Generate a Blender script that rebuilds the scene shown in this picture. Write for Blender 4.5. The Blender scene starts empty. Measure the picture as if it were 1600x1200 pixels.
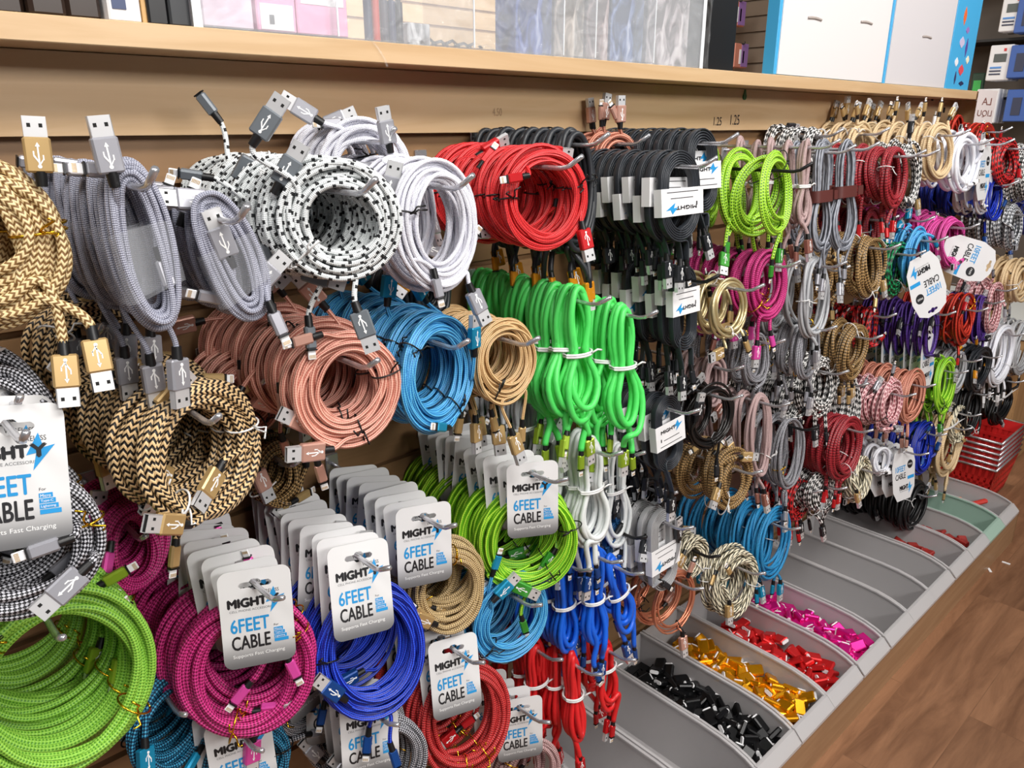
import bpy, math, random
import numpy as np
from mathutils import Vector, Matrix
PI = math.pi
col = bpy.context.scene.collection
scene = bpy.context.scene

# ---------------------------------------------------------------- camera
PITCH, YAW, FPX = math.radians(18.6), math.radians(43.1), 1205.0
CAM = np.array([0.0, -1.0, 1.4])
_s, _c = math.sin(YAW), math.cos(YAW)
RT = np.array([_c, -_s, 0.0])
FW = np.array([_s*math.cos(PITCH), _c*math.cos(PITCH), -math.sin(PITCH)])
UP = np.array([_s*math.sin(PITCH), _c*math.sin(PITCH), math.cos(PITCH)])
cd = bpy.data.cameras.new('camera'); cam = bpy.data.objects.new('camera', cd); col.objects.link(cam)
cd.sensor_width = 36.0; cd.lens = FPX/1600*36; cd.clip_start = 0.02; cd.clip_end = 50
M = Matrix(((RT[0], UP[0], -FW[0]), (RT[1], UP[1], -FW[1]), (RT[2], UP[2], -FW[2])))
cam.matrix_world = Matrix.Translation(Vector(CAM)) @ M.to_4x4()
scene.camera = cam
cd.dof.use_dof = False

def at(u, v, Y):
    """real point seen at pixel (u,v) on the plane parallel to the display wall at y = -Y"""
    d = RT*(u-800)+UP*(600-v)+FW*FPX
    return CAM + d*((-Y-CAM[1])/d[1])
def proj(P):
    w = np.asarray(P, float)-CAM; z = w@FW
    return np.array([800+FPX*(w@RT)/z, 600-FPX*(w@UP)/z])

# ---------------------------------------------------------------- world, lights, exposure
scene.view_settings.view_transform = 'Standard'
scene.view_settings.look = 'None'
scene.view_settings.gamma = 1.0
scene.view_settings.use_curve_mapping = False
scene.view_settings.exposure = 0.0
w = bpy.data.worlds.new('world'); scene.world = w; w.use_nodes = True
w.node_tree.nodes['Background'].inputs[0].default_value = (0.93, 0.96, 1.0, 1)
w.node_tree.nodes['Background'].inputs[1].default_value = 0.11
def area(name, loc, target, size, power, colr=(1, .97, .93)):
    l = bpy.data.lights.new(name, 'AREA'); l.shape = 'RECTANGLE'; l.size, l.size_y = size; l.energy = power; l.color = colr
    o = bpy.data.objects.new(name, l); col.objects.link(o); o.location = loc
    o.rotation_euler = (Vector(target)-Vector(loc)).to_track_quat('-Z', 'Y').to_euler()
area('front_fill_panel', (0.5, -1.5, 2.8), (0.7, -0.2, 0.9), (1.3, 0.5), 36)
area('front_fill_panel', (0.9, -3.4, 2.5), (0.9, 0, 1.2), (2.2, 0.6), 66)  # frontal fill added to brighten the fascia and the hanging fronts
area('front_fill_panel', (2.4, -1.4, 2.8), (2.2, -0.3, 0.8), (1.3, 0.5), 30)
area('front_fill_panel', (-0.9, -0.9, 2.6), (0.2, -0.3, 1.1), (0.7, 0.5), 14)
area('front_fill_panel', (3.0, 1.4, 2.8), (3.2, 1.9, 1.2), (1.5, 0.8), 45)
area('front_fill_panel', (0.8, 1.4, 2.8), (0.9, 2.4, 1.2), (1.5, 0.8), 45)

# ---------------------------------------------------------------- materials
def lin(c):
    r = []
    for x in c:
        x = x/255.0
        r.append(x/12.92 if x <= .04045 else ((x+.055)/1.055)**2.4)
    return (r[0], r[1], r[2], 1.0)
MATS = {}
def mat(name, rgb=(200, 200, 200), rough=.5, metal=0.0, **kw):
    if name in MATS: return MATS[name]
    m = bpy.data.materials.new(name); m.use_nodes = True
    b = m.node_tree.nodes['Principled BSDF']
    b.inputs['Base Color'].default_value = lin(rgb); b.inputs['Roughness'].default_value = rough; b.inputs['Metallic'].default_value = metal
    for k, v in kw.items(): b.inputs[k.replace('_', ' ')].default_value = v
    MATS[name] = m
    return m
class NT:
    def __init__(s, m): s.t = m.node_tree; s.b = s.t.nodes['Principled BSDF']
    def n(s, ty, **kw):
        x = s.t.nodes.new(ty)
        for k, v in kw.items(): setattr(x, k, v)
        return x
    def inp(s, sock, v):
        if hasattr(v, 'is_output') : s.t.links.new(v, sock)
        else: sock.default_value = v
    def math(s, op, a, b=0.0, c=0.0):
        x = s.n('ShaderNodeMath', operation=op)
        s.inp(x.inputs[0], a); s.inp(x.inputs[1], b)
        if len(x.inputs) > 2: s.inp(x.inputs[2], c)
        return x.outputs[0]
    def mix(s, f, a, b):
        x = s.n('ShaderNodeMix', data_type='RGBA')
        s.inp(x.inputs[0], f); s.inp(x.inputs[6], a); s.inp(x.inputs[7], b)
        return x.outputs[2]
    def ramp(s, f, lo, hi):
        x = s.n('ShaderNodeMapRange'); x.interpolation_type = 'SMOOTHSTEP'
        s.inp(x.inputs[0], f); x.inputs[1].default_value = lo; x.inputs[2].default_value = hi
        return x.outputs[0]
    def bump(s, h, st, dist=.001):
        x = s.n('ShaderNodeBump'); x.inputs['Strength'].default_value = st; x.inputs['Distance'].default_value = dist
        s.inp(x.inputs['Height'], h); s.t.links.new(x.outputs[0], s.b.inputs['Normal'])

def cable_mat(name, ca, cb, mode='weave', k=1.6, nn=4, thr=(-.15, .35), rough=.45, bump=.5, extra=None, metal=0.0, coat=0.0):
    """woven jacket: pattern laid along (u, in girths) and around (v) the cable"""
    if name in MATS: return MATS[name]
    m = mat(name, ca, rough, metal); N = NT(m)
    if mode == 'plain': 
        if coat: N.b.inputs['Coat Weight'].default_value = coat
        return m
    uv = N.n('ShaderNodeUVMap', uv_map='UVMap'); sp = N.n('ShaderNodeSeparateXYZ'); N.t.links.new(uv.outputs[0], sp.inputs[0])
    u, v = sp.outputs[0], sp.outputs[1]
    A, B = lin(ca), lin(cb)
    uk = N.math('MULTIPLY', u, k*2*PI)
    if mode in ('weave', 'spots', 'check'):
        a = N.math('SINE', N.math('ADD', uk, N.math('MULTIPLY', v, nn*2*PI)))
        b = N.math('SINE', N.math('SUBTRACT', uk, N.math('MULTIPLY', v, nn*2*PI)))
        pr = N.math('MULTIPLY', a, b); f = N.ramp(pr, *thr)
        h = pr
        if mode == 'spots':
            # short dark patches of dyed yarn spiralling round a pale jacket
            q = N.math('ADD', N.math('MULTIPLY', u, .95), N.math('MULTIPLY', N.math('FLOOR', N.math('MULTIPLY', v, 4.0)), .37))
            fr = N.math('FRACT', q); pt = N.math('LESS_THAN', fr, .2)
            f2 = N.math('MULTIPLY', pt, 1.0)
            base = N.mix(f, lin(cb if extra is None else extra), A)
            colr = N.mix(f2, base, B)
        else: colr = N.mix(f, B, A)
    elif mode == 'zigzag':
        tri = N.math('PINGPONG', N.math('MULTIPLY', v, float(nn)), .5)
        w_ = N.math('SINE', N.math('ADD', uk, N.math('MULTIPLY', tri, 2*PI*1.1)))
        f = N.ramp(w_, *thr); h = w_; colr = N.mix(f, B, A)
    elif mode == 'twist':
        w_ = N.math('SINE', N.math('ADD', uk, N.math('MULTIPLY', v, nn*2*PI)))
        f = N.ramp(w_, *thr); h = w_; colr = N.mix(f, B, A)
    elif mode == 'lines':
        w_ = N.math('SINE', N.math('MULTIPLY', v, nn*2*PI)); w2 = N.math('SINE', uk)
        f = N.ramp(N.math('ADD', w_, N.math('MULTIPLY', w2, .45)), *thr); h = w_; colr = N.mix(f, B, A)
    N.t.links.new(colr, N.b.inputs['Base Color'])
    if bump: N.bump(h, bump, .0008)
    return m

def wood(name, a, b, sc=(1.2, 14, 14), rough=.42):
    if name in MATS: return MATS[name]
    m = mat(name, a, rough); N = NT(m)
    tc = N.n('ShaderNodeTexCoord'); mp = N.n('ShaderNodeMapping'); mp.inputs['Scale'].default_value = sc
    N.t.links.new(tc.outputs['Object'], mp.inputs[0])
    n1 = N.n('ShaderNodeTexNoise'); n1.inputs['Scale'].default_value = 2.0; n1.inputs['Detail'].default_value = 6; n1.inputs['Distortion'].default_value = 1.2
    N.t.links.new(mp.outputs[0], n1.inputs['Vector'])
    N.t.links.new(N.mix(N.ramp(n1.outputs[0], .3, .7), lin(a), lin(b)), N.b.inputs['Base Color'])
    return m
maple = wood('maple_laminate', (208, 177, 138), (197, 163, 122))
slat_m = wood('slatwall_laminate_shaded', (150, 116, 82), (136, 104, 72))  # maple with the shade behind the stacks darkened into its colour
steel = mat('bright_steel', (222, 222, 224), .3, .45)
chrome = mat('chrome_wire', (205, 205, 210), .25, .75)
blackwire = mat('black_coated_wire', (22, 22, 24), .35)
blackp = mat('black_plastic', (18, 18, 20), .4)
darkm = mat('dark_recess', (12, 12, 12), .8)
whitep = mat('white_plastic', (238, 238, 240), .4)
blk_tie = mat('black_twist_tie', (14, 14, 16), .35)
wht_tie = mat('white_twist_tie', (228, 228, 228), .4)
gold_tie = mat('gold_foil_tie', (235, 185, 50), .2, 1.0)
leather = mat('brown_leather', (88, 40, 36), .55)
printk = mat('black_ink', (32, 32, 36), .5)
printb = mat('blue_ink', (38, 150, 215), .45)
printd = mat('grey_ink', (110, 112, 116), .5)
printw = mat('white_ink', (245, 245, 245), .5)

def clear(name, tint=(255, 255, 255), fac=.75, rough=.08):
    if name in MATS: return MATS[name]
    m = bpy.data.materials.new(name); m.use_nodes = True; t = m.node_tree
    for n in list(t.nodes): t.nodes.remove(n)
    o = t.nodes.new('ShaderNodeOutputMaterial'); mx = t.nodes.new('ShaderNodeMixShader'); tr = t.nodes.new('ShaderNodeBsdfTransparent')
    p = t.nodes.new('ShaderNodeBsdfPrincipled'); p.inputs['Base Color'].default_value = lin(tint); p.inputs['Roughness'].default_value = rough
    mx.inputs[0].default_value = 1-fac
    t.links.new(tr.outputs[0], mx.inputs[1]); t.links.new(p.outputs[0], mx.inputs[2]); t.links.new(mx.outputs[0], o.inputs[0])
    MATS[name] = m; return m
sleeve_m = clear('clear_plastic_sleeve', (225, 228, 235), .87, .1)
acrylic = clear('clear_acrylic', (235, 240, 245), .86, .05)
frosted = clear('frosted_bin_plastic', (212, 209, 210), .33, .2)

# ---------------------------------------------------------------- mesh helpers
def make_mesh(name, verts, faces, mats, fm=None, uv=None, smooth=True):
    me = bpy.data.meshes.new(name)
    me.from_pydata([tuple(v) for v in verts] if not isinstance(verts, np.ndarray) else verts.tolist(), [], faces if isinstance(faces, list) else faces.tolist())
    for m in mats: me.materials.append(m)
    n = len(me.polygons)
    me.polygons.foreach_set('use_smooth', [smooth]*n if isinstance(smooth, bool) else smooth)
    if fm is not None: me.polygons.foreach_set('material_index', fm)
    if uv is not None:
        l = me.uv_layers.new(name='UVMap'); l.data.foreach_set('uv', uv)
    me.update(); return me
class MB:
    """collects shapes for ONE mesh"""
    def __init__(s): s.v = []; s.f = []; s.m = []; s.sm = []
    def add(s, vs, fs, mi=0, smooth=False):
        o = len(s.v); s.v += [tuple(map(float, p)) for p in vs]
        for f in fs: s.f.append([i+o for i in f]); s.m.append(mi); s.sm.append(smooth)
    def box(s, lo, hi, mi=0, bev=0.0):
        x0, y0, z0 = lo; x1, y1, z1 = hi
        if bev <= 0:
            s.add([(x0,y0,z0),(x1,y0,z0),(x1,y1,z0),(x0,y1,z0),(x0,y0,z1),(x1,y0,z1),(x1,y1,z1),(x0,y1,z1)],
                  [(0,3,2,1),(4,5,6,7),(0,1,5,4),(1,2,6,5),(2,3,7,6),(3,0,4,7)], mi); return
        b = bev; P = []
        for z, i in ((z0, b), (z0+b, 0), (z1-b, 0), (z1, b)):
            P += [(x0+i+b*(i == 0), y0+i, z), (x1-i-b*(i == 0), y0+i, z), (x1-i, y0+i+b*(i == 0), z), (x1-i, y1-i-b*(i == 0), z),
                  (x1-i-b*(i == 0), y1-i, z), (x0+i+b*(i == 0), y1-i, z), (x0+i, y1-i-b*(i == 0), z), (x0+i, y0+i+b*(i == 0), z)]
        F = [tuple(range(7, -1, -1)), tuple(range(24, 32))]
        for r in range(3):
            for k in range(8): F.append((r*8+k, r*8+(k+1) % 8, (r+1)*8+(k+1) % 8, (r+1)*8+k))
        s.add(P, F, mi)
    def prism(s, poly, axis, a, b, mi=0, smooth=False):
        """extrude a 2-D outline along axis from a to b"""
        def P(p, t):
            if axis == 'x': return (t, p[0], p[1])
            if axis == 'y': return (p[0], t, p[1])
            return (p[0], p[1], t)
        n = len(poly)
        s.add([P(p, a) for p in poly]+[P(p, b) for p in poly],
              [tuple(range(n)), tuple(range(2*n-1, n-1, -1))]+[(i, i+n, (i+1) % n+n, (i+1) % n) for i in range(n)], mi, smooth)
    def tube(s, pts, r, n=8, mi=0, cap=True, sy=1.0):
        v, f = sweep(np.array(pts, float), r, n, cap=cap, sy=sy)[:2]
        s.add(v, f, mi, True)
    def cyl(s, c, r, h, axis='z', n=16, mi=0, r2=None):
        c = np.array(c, float); d = {'x': np.array([h, 0, 0]), 'y': np.array([0, h, 0]), 'z': np.array([0, 0, h])}[axis]
        a1, a2 = {'x': ((0,1,0),(0,0,1)), 'y': ((1,0,0),(0,0,1)), 'z': ((1,0,0),(0,1,0))}[axis]
        a1, a2 = np.array(a1), np.array(a2); r2 = r if r2 is None else r2
        P = [c+(a1*math.cos(t)+a2*math.sin(t))*r for t in [2*PI*i/n for i in range(n)]]+[c+d+(a1*math.cos(t)+a2*math.sin(t))*r2 for t in [2*PI*i/n for i in range(n)]]
        s.add(P, [(i, (i+1) % n, (i+1) % n+n, i+n) for i in range(n)], mi, True)
        s.add(P, [tuple(range(n-1, -1, -1)), tuple(range(n, 2*n))], mi, False)
    def mesh(s, name, mats):
        return make_mesh(name, s.v, s.f, mats if isinstance(mats, (list, tuple)) else [mats], s.m, None, s.sm)
    def obj(s, name, mats, parent=None, loc=None):
        o = bpy.data.objects.new(name, s.mesh(name, mats)); col.objects.link(o)
        if parent: o.parent = parent
        if loc is not None: o.location = loc
        return o
def sweep(pts, r, n=8, cap=True, sy=1.0, ref=(0.03, 1.0, 0.02), shape=None):
    """tube along pts; sy stretches the section along the local y axis"""
    T = np.gradient(pts, axis=0); T /= np.linalg.norm(T, axis=1)[:, None]+1e-12
    R = np.array(ref, float); R /= np.linalg.norm(R)
    N1 = np.cross(T, R); l = np.linalg.norm(N1, axis=1)[:, None]; N1 /= np.maximum(l, 1e-6)
    N2 = np.cross(T, N1)
    if shape is None:
        ang = np.arange(n)*2*PI/n; sec = np.stack([np.cos(ang), np.sin(ang)*sy], 1)
    else: sec = np.array(shape, float); n = len(sec)
    rr = np.asarray(r, float)*np.ones(len(pts))
    V = pts[:, None, :]+(N1[:, None, :]*sec[None, :, 0:1]+N2[:, None, :]*sec[None, :, 1:2])*rr[:, None, None]
    m = len(pts); V = V.reshape(-1, 3)
    i = np.arange(m-1)[:, None]; j = np.arange(n)[None, :]; j2 = (j+1) % n
    F = np.stack([i*n+j, i*n+j2, (i+1)*n+j2, (i+1)*n+j], -1).reshape(-1, 4)
    L = np.concatenate([[0], np.cumsum(np.linalg.norm(np.diff(pts, axis=0), axis=1))])
    u = L/(2*PI*np.mean(rr)); U0 = np.broadcast_to(u[:-1, None], (m-1, n)); U1 = np.broadcast_to(u[1:, None], (m-1, n))
    V0 = np.broadcast_to((np.arange(n)/n)[None, :], (m-1, n)); V1 = V0+1.0/n
    UV = np.stack([np.stack([U0, V0], -1), np.stack([U0, V1], -1), np.stack([U1, V1], -1), np.stack([U1, V0], -1)], 2).reshape(-1)
    F = F.tolist()
    if cap:
        F.append(list(range(n-1, -1, -1))); F.append(list(range((m-1)*n, m*n)))
        UV = np.concatenate([UV, np.zeros(4*n)])
    return V, F, UV
def link(name, data, parent=None, mw=None):
    o = bpy.data.objects.new(name, data); col.objects.link(o)
    if parent is not None: o.parent = parent
    if mw is not None: o.matrix_basis = mw
    return o
def tag(o, label=None, cat=None, group=None, kind=None):
    if label and len(label.split()) > 16: print('LONG', label)
    if label: o['label'] = label
    if cat: o['category'] = cat
    if group: o['group'] = group
    if kind: o['kind'] = kind
    return o
def empty(name, loc=(0, 0, 0), rot=None):
    o = bpy.data.objects.new(name, None); col.objects.link(o); o.empty_display_size = .01
    o.location = loc
    if rot is not None: o.rotation_euler = rot
    return o
def text_mesh(s, size, sx=1.0, off=0.0, align='LEFT'):
    """lettering as vertices / faces in the xz plane, facing -y"""
    c = bpy.data.curves.new('t', 'FONT'); c.body = s; c.size = size; c.offset = off; c.align_x = align; c.resolution_u = 3
    o = bpy.data.objects.new('t', c); col.objects.link(o)
    dg = bpy.context.evaluated_depsgraph_get(); me = o.evaluated_get(dg).to_mesh()
    V = [(v.co.x*sx, 0.0, v.co.y) for v in me.vertices]; F = [tuple(p.vertices) for p in me.polygons]
    o.evaluated_get(dg).to_mesh_clear(); bpy.data.objects.remove(o); bpy.data.curves.remove(c)
    return V, F
def add_text(mb, s, x, z, h, width=None, mi=0, off=0.0, y=-.0006, rot=0.0, align='LEFT'):
    V, F = text_mesh(s, 1.0, 1.0, 0.0)
    a = np.array(V); w_ = a[:, 0].max()-a[:, 0].min(); hh = a[:, 2].max()-a[:, 2].min()
    sz = h/hh; sx = sz if width is None else width/w_
    a[:, 0] = (a[:, 0]-a[:, 0].min())*sx; a[:, 2] = (a[:, 2]-a[:, 2].min())*sz
    c, s_ = math.cos(rot), math.sin(rot)
    for q, (ox, oz) in enumerate([(0, 0)] if off <= 0 else [(-1, 0), (1, 0), (0, 1), (0, -1), (0, 0)]):
        e = off*h*2.2; P = [(x+(p[0]+ox*e)*c-(p[2]+oz*e)*s_, y-.00003*q, z+(p[0]+ox*e)*s_+(p[2]+oz*e)*c) for p in a]
        mb.add(P, F, mi)
BOLT = [(.45, 1.0), (.0, .42), (.34, .46), (.2, .0), (1.0, .66), (.6, .60)]
def add_bolt(mb, x, z, w_, h, mi, y=-.0007, rot=0.0):
    c, s_ = math.cos(rot), math.sin(rot); P = []
    for a, b in BOLT:
        px, pz = a*w_, b*h; P.append((x+px*c-pz*s_, y, z+px*s_+pz*c))
    mb.add(P, [(0, 1, 2, 5), (2, 3, 4, 5)], mi)
def outline_mesh(name, outer, holes, th, mats):
    """flat card with cut-outs, standing in the xz plane"""
    c = bpy.data.curves.new('o', 'CURVE'); c.dimensions = '2D'; c.fill_mode = 'BOTH'; c.extrude = th/2
    for lp in [outer]+holes:
        s = c.splines.new('POLY'); s.points.add(len(lp)-1)
        for i, p in enumerate(lp): s.points[i].co = (p[0], p[1], 0, 1)
        s.use_cyclic_u = True
    o = bpy.data.objects.new('o', c); col.objects.link(o)
    dg = bpy.context.evaluated_depsgraph_get(); me = o.evaluated_get(dg).to_mesh()
    V = [(v.co.x, -v.co.z, v.co.y) for v in me.vertices]; F = [tuple(p.vertices) for p in me.polygons]
    o.evaluated_get(dg).to_mesh_clear(); bpy.data.objects.remove(o); bpy.data.curves.remove(c)
    return make_mesh(name, V, F, mats, None, None, False)
def rrect(x0, z0, x1, z1, r, n=5):
    P = []
    for cx, cz, a in ((x1-r, z1-r, 0), (x0+r, z1-r, PI/2), (x0+r, z0+r, PI), (x1-r, z0+r, 1.5*PI)):
        for i in range(n+1): t = a+PI/2*i/n; P.append((cx+r*math.cos(t), cz+r*math.sin(t)))
    return P

# ================================================================= SETTING
fm = mat('plank_floor', (150, 105, 75), .38); N = NT(fm)
tc = N.n('ShaderNodeTexCoord'); br = N.n('ShaderNodeTexBrick'); br.offset = .37
br.inputs['Scale'].default_value = 1.0; br.inputs['Brick Width'].default_value = .95; br.inputs['Row Height'].default_value = .16; br.inputs['Mortar Size'].default_value = .0012
br.inputs['Color1'].default_value = (0.2, 0.2, 0.2, 1); br.inputs['Color2'].default_value = (.8, .8, .8, 1); br.inputs['Mortar'].default_value = (0, 0, 0, 1)
N.t.links.new(tc.outputs['Object'], br.inputs['Vector'])
mp = N.n('ShaderNodeMapping'); mp.inputs['Scale'].default_value = (1.1, 8, 8); N.t.links.new(tc.outputs['Object'], mp.inputs[0])
va = N.n('ShaderNodeVectorMath', operation='ADD'); N.t.links.new(mp.outputs[0], va.inputs[0]); N.t.links.new(br.outputs['Color'], va.inputs[1])
ns = N.n('ShaderNodeTexNoise'); ns.inputs['Scale'].default_value = 2.2; ns.inputs['Detail'].default_value = 12; ns.inputs['Roughness'].default_value = .66; ns.inputs['Distortion'].default_value = .5
N.t.links.new(va.outputs[0], ns.inputs['Vector'])
grain = N.mix(N.ramp(ns.outputs[0], .2, .8), lin((110, 76, 54)), lin((170, 126, 94)))
tone = N.n('ShaderNodeMix', data_type='RGBA', blend_type='MULTIPLY'); tone.inputs[0].default_value = 1
N.t.links.new(grain, tone.inputs[6])
N.t.links.new(N.mix(N.ramp(br.outputs['Color'], .0, 1), (.72, .70, .70, 1), (1.05, 1.02, 1.0, 1)), tone.inputs[7])
N.t.links.new(tone.outputs[2], N.b.inputs['Base Color'])
b = MB(); b.box((-3, -4, -.05), (6.2, 3.4, 0)); tag(b.obj('floor', fm), kind='structure')

def slat_wall(name, x0, y0, x1, y1, m, pitch=.1, H=2.9):
    """far wall of grooved panels, thick boards with real grooves"""
    b = MB(); L = math.hypot(x1-x0, y1-y0); nz = int(H/pitch)
    b.box((0, .02, 0), (L, .06, H))
    for i in range(nz): b.box((0, 0, i*pitch+.008), (L, .02, (i+1)*pitch-.006))
    o = b.obj(name, m); o.location = (x0, y0, 0); o.rotation_euler = (0, 0, math.atan2(y1-y0, x1-x0)); return tag(o, kind='structure')
farm = wood('far_slatwall', (214, 184, 142), (204, 172, 128)); 
farg = mat('grey_slatwall', (112, 98, 84), .6)
slat_wall('wall_back', -2.0, 2.6, 5.2, 2.6, farm)
slat_wall('wall_right', 5.2, 2.6, 5.2, -3.5, farg)

# gondola: slatted back, fascia, top shelf, end panel, deck
XE = 2.93; X0 = -1.3
gon = empty('display_gondola', (1.2, -.02, 0))
tag(gon, 'maple display gondola with slatted back, top shelf and low front deck', 'gondola')
def gpart(b, name, m):
    o = b.obj(name, m, gon); o.location = (-1.2, .02, 0); return o
b = MB(); b.box((X0, .012, 0), (XE, .05, 1.5))
for i in range(19):
    b.box((X0, 0, .03+i*.0762+.006), (XE, .012, .03+(i+1)*.0762-.004))
gpart(b, 'slatted_panel', slat_m)
b = MB(); b.box((X0, -.02, 1.388), (XE, -.002, 1.474)); fas = gpart(b, 'fascia_board', maple)
b = MB(); b.box((X0, -.102, 1.475), (XE+.02, .30, 1.500), bev=.001); gpart(b, 'top_shelf', maple)
b = MB(); b.box((XE, -.10, .0), (XE+.018, .05, 1.474)); gpart(b, 'end_panel', maple)
b = MB(); b.box((X0, -.450, 0), (XE, -.436, .128)); gpart(b, 'front_board', wood('front_board_wood_shaded', (172, 136, 102), (156, 120, 88)))  # wood tone lowered to carry the shadow on this board
b = MB(); b.box((X0, -.436, 0), (XE, 0, .025)); b.box((XE, -.45, 0), (XE+.015, 0, .128)); gpart(b, 'deck_board', slat_m)
# marks on the fascia
def on_fascia(u, v): return at(u, v, .0206)
b = MB()
p = on_fascia(1115, 196); add_text(b, '1.25', p[0], p[2], .017, .030, y=p[1]); p = on_fascia(1141, 195); add_text(b, '1.25', p[0], p[2], .021, .036, y=p[1])
p = on_fascia(770, 181); add_text(b, '4.50', p[0], p[2], .012, .020, y=p[1], mi=1)
gpart(b, 'handwritten_price', [printk, mat('pencil_grey', (170, 140, 108), .6)])
b = MB(); p = on_fascia(1163, 151); c = []
for i in range(14):
    t = 2*PI*i/14; c.append((p[0]+.007*math.cos(t), p[2]+.007*math.sin(t)+(.008 if i in (3, 4) else 0)))
b.prism(c, 'y', p[1]-.002, p[1]); gpart(b, 'green_sticker', mat('green_sticker', (30, 95, 50), .4))
b = MB()
for u, v in ((1457, 153), (1475, 172)):
    b = MB(); p = on_fascia(u, v); b.box((p[0]-.008, p[1]-.0006, p[2]-.008), (p[0]+.008, p[1], p[2]+.008)); gpart(b, 'bolt_hole', darkm)

# ---- bins
prof_top = [(-.02, .182), (-.30, .180), (-.35, .177), (-.385, .171), (-.412, .163), (-.430, .155)]
def make_bin(mb, W):
    t = .0022; zb = .03
    for sx in (0, 1):
        x0 = 0.0 if sx == 0 else W-t
        poly = [(-.02, zb), (-.428, zb)]+[(-.430, .155)]+[(y, z) for y, z in prof_top[::-1][1:]]
        mb.prism(poly, 'x', x0, x0+t)
    mb.box((0, -.022, zb), (W, -.02, .182)); mb.box((0, -.43, zb), (W, -.428, .156)); mb.box((0, -.43, zb), (W, -.02, zb+.002))
    # rolled front lip hanging over the board
    lip = [(-.430, .157), (-.436, .157), (-.4565, .136), (-.4565, .128), (-.4530, .128), (-.4530, .135), (-.434, .153), (-.430, .153)]
    mb.prism(lip, 'x', 0, W)
    for x0 in (0.0, W-.006):       # thick rim along both sides
        for (ya, za), (yb, zb_) in zip(prof_top[:-1], prof_top[1:]):
            mb.prism([(ya, za), (yb, zb_), (yb, zb_+.004), (ya, za+.004)], 'x', x0, x0+.006)
binx = [.905, 1.06, 1.213, 1.368, 1.52, 1.678, 1.836, 1.988, 2.138, 2.298, 2.452, 2.602, 2.755]
binfill = ['', '', '', 'gold', 'red', 'magenta', '', '', '', 'redblack', 'redblack', '', 'toys']
bin_lab = {0: 'frosted empty bin at the near end of the deck', 1: 'frosted bin beneath the red rubber cables', 2: 'frosted bin of black adapters', 3: 'frosted bin of gold adapters',
           4: 'frosted bin of red adapters', 5: 'frosted bin of magenta adapters', 6: 'empty frosted bin beside the magenta adapters',
           7: 'empty frosted bin, middle one of three empty bins', 8: 'empty frosted bin farthest of the three empty ones', 9: 'frosted bin holding red and black cases under the black cable coils',
           10: 'frosted bin of red cases, one past the black cable coils', 11: 'greenish frosted bin holding almost nothing near the far end', 12: 'farthest frosted bin with green and orange pieces'}
bm_ = MB(); make_bin(bm_, .151); bmesh_ = bm_.mesh('frosted_bin', frosted)
green_f = clear('frosted_bin_green', (176, 205, 190), .22, .3)
gb_ = MB(); make_bin(gb_, .151); gmesh_ = gb_.mesh('frosted_bin_green', green_f)
for i, x in enumerate(binx):
    o = link('plastic_bin', gmesh_ if i == 11 else bmesh_); o.location = (x, 0, 0)
    tag(o, bin_lab[i], 'bin', 'frosted plastic bins along the deck')

# ---- adapters in bins
rng = random.Random(5)
def adapter_mesh(body, nm):
    b = MB(); b.box((-.0135, -.0058, -.019), (.0135, .0058, .019), 0, bev=.0026); return b.mesh(nm, [body])
capm = MB(); capm.prism([(x, y) for x, y in rrect(-.0105, -.0042, .0105, .0042, .0040)], 'z', .0188, .0218, 0)
cap_mesh = capm.mesh('connector_end', [whitep])
acol = {'black': (mat('black_anodised', (20, 20, 22), .3, .3), 'black'), 'gold': (mat('gold_anodised', (232, 160, 18), .25, .75), 'gold'),
        'red': (mat('red_anodised', (215, 40, 42), .3, .5), 'red'), 'magenta': (mat('magenta_anodised', (222, 30, 140), .28, .55), 'magenta'),
        'redblack': (mat('dull_red_case', (150, 38, 32), .45), 'dull red')}
fills = [(2, 'black', 84, (-.408, -.04)), (3, 'gold', 84, (-.412, -.06)), (4, 'red', 50, (-.41, -.10)), (5, 'magenta', 80, (-.412, -.08)),
         (9, 'redblack', 16, (-.36, -.20)), (10, 'redblack', 20, (-.40, -.24))]
heap = MB(); hmats = [v[0] for v in acol.values()]
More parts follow.
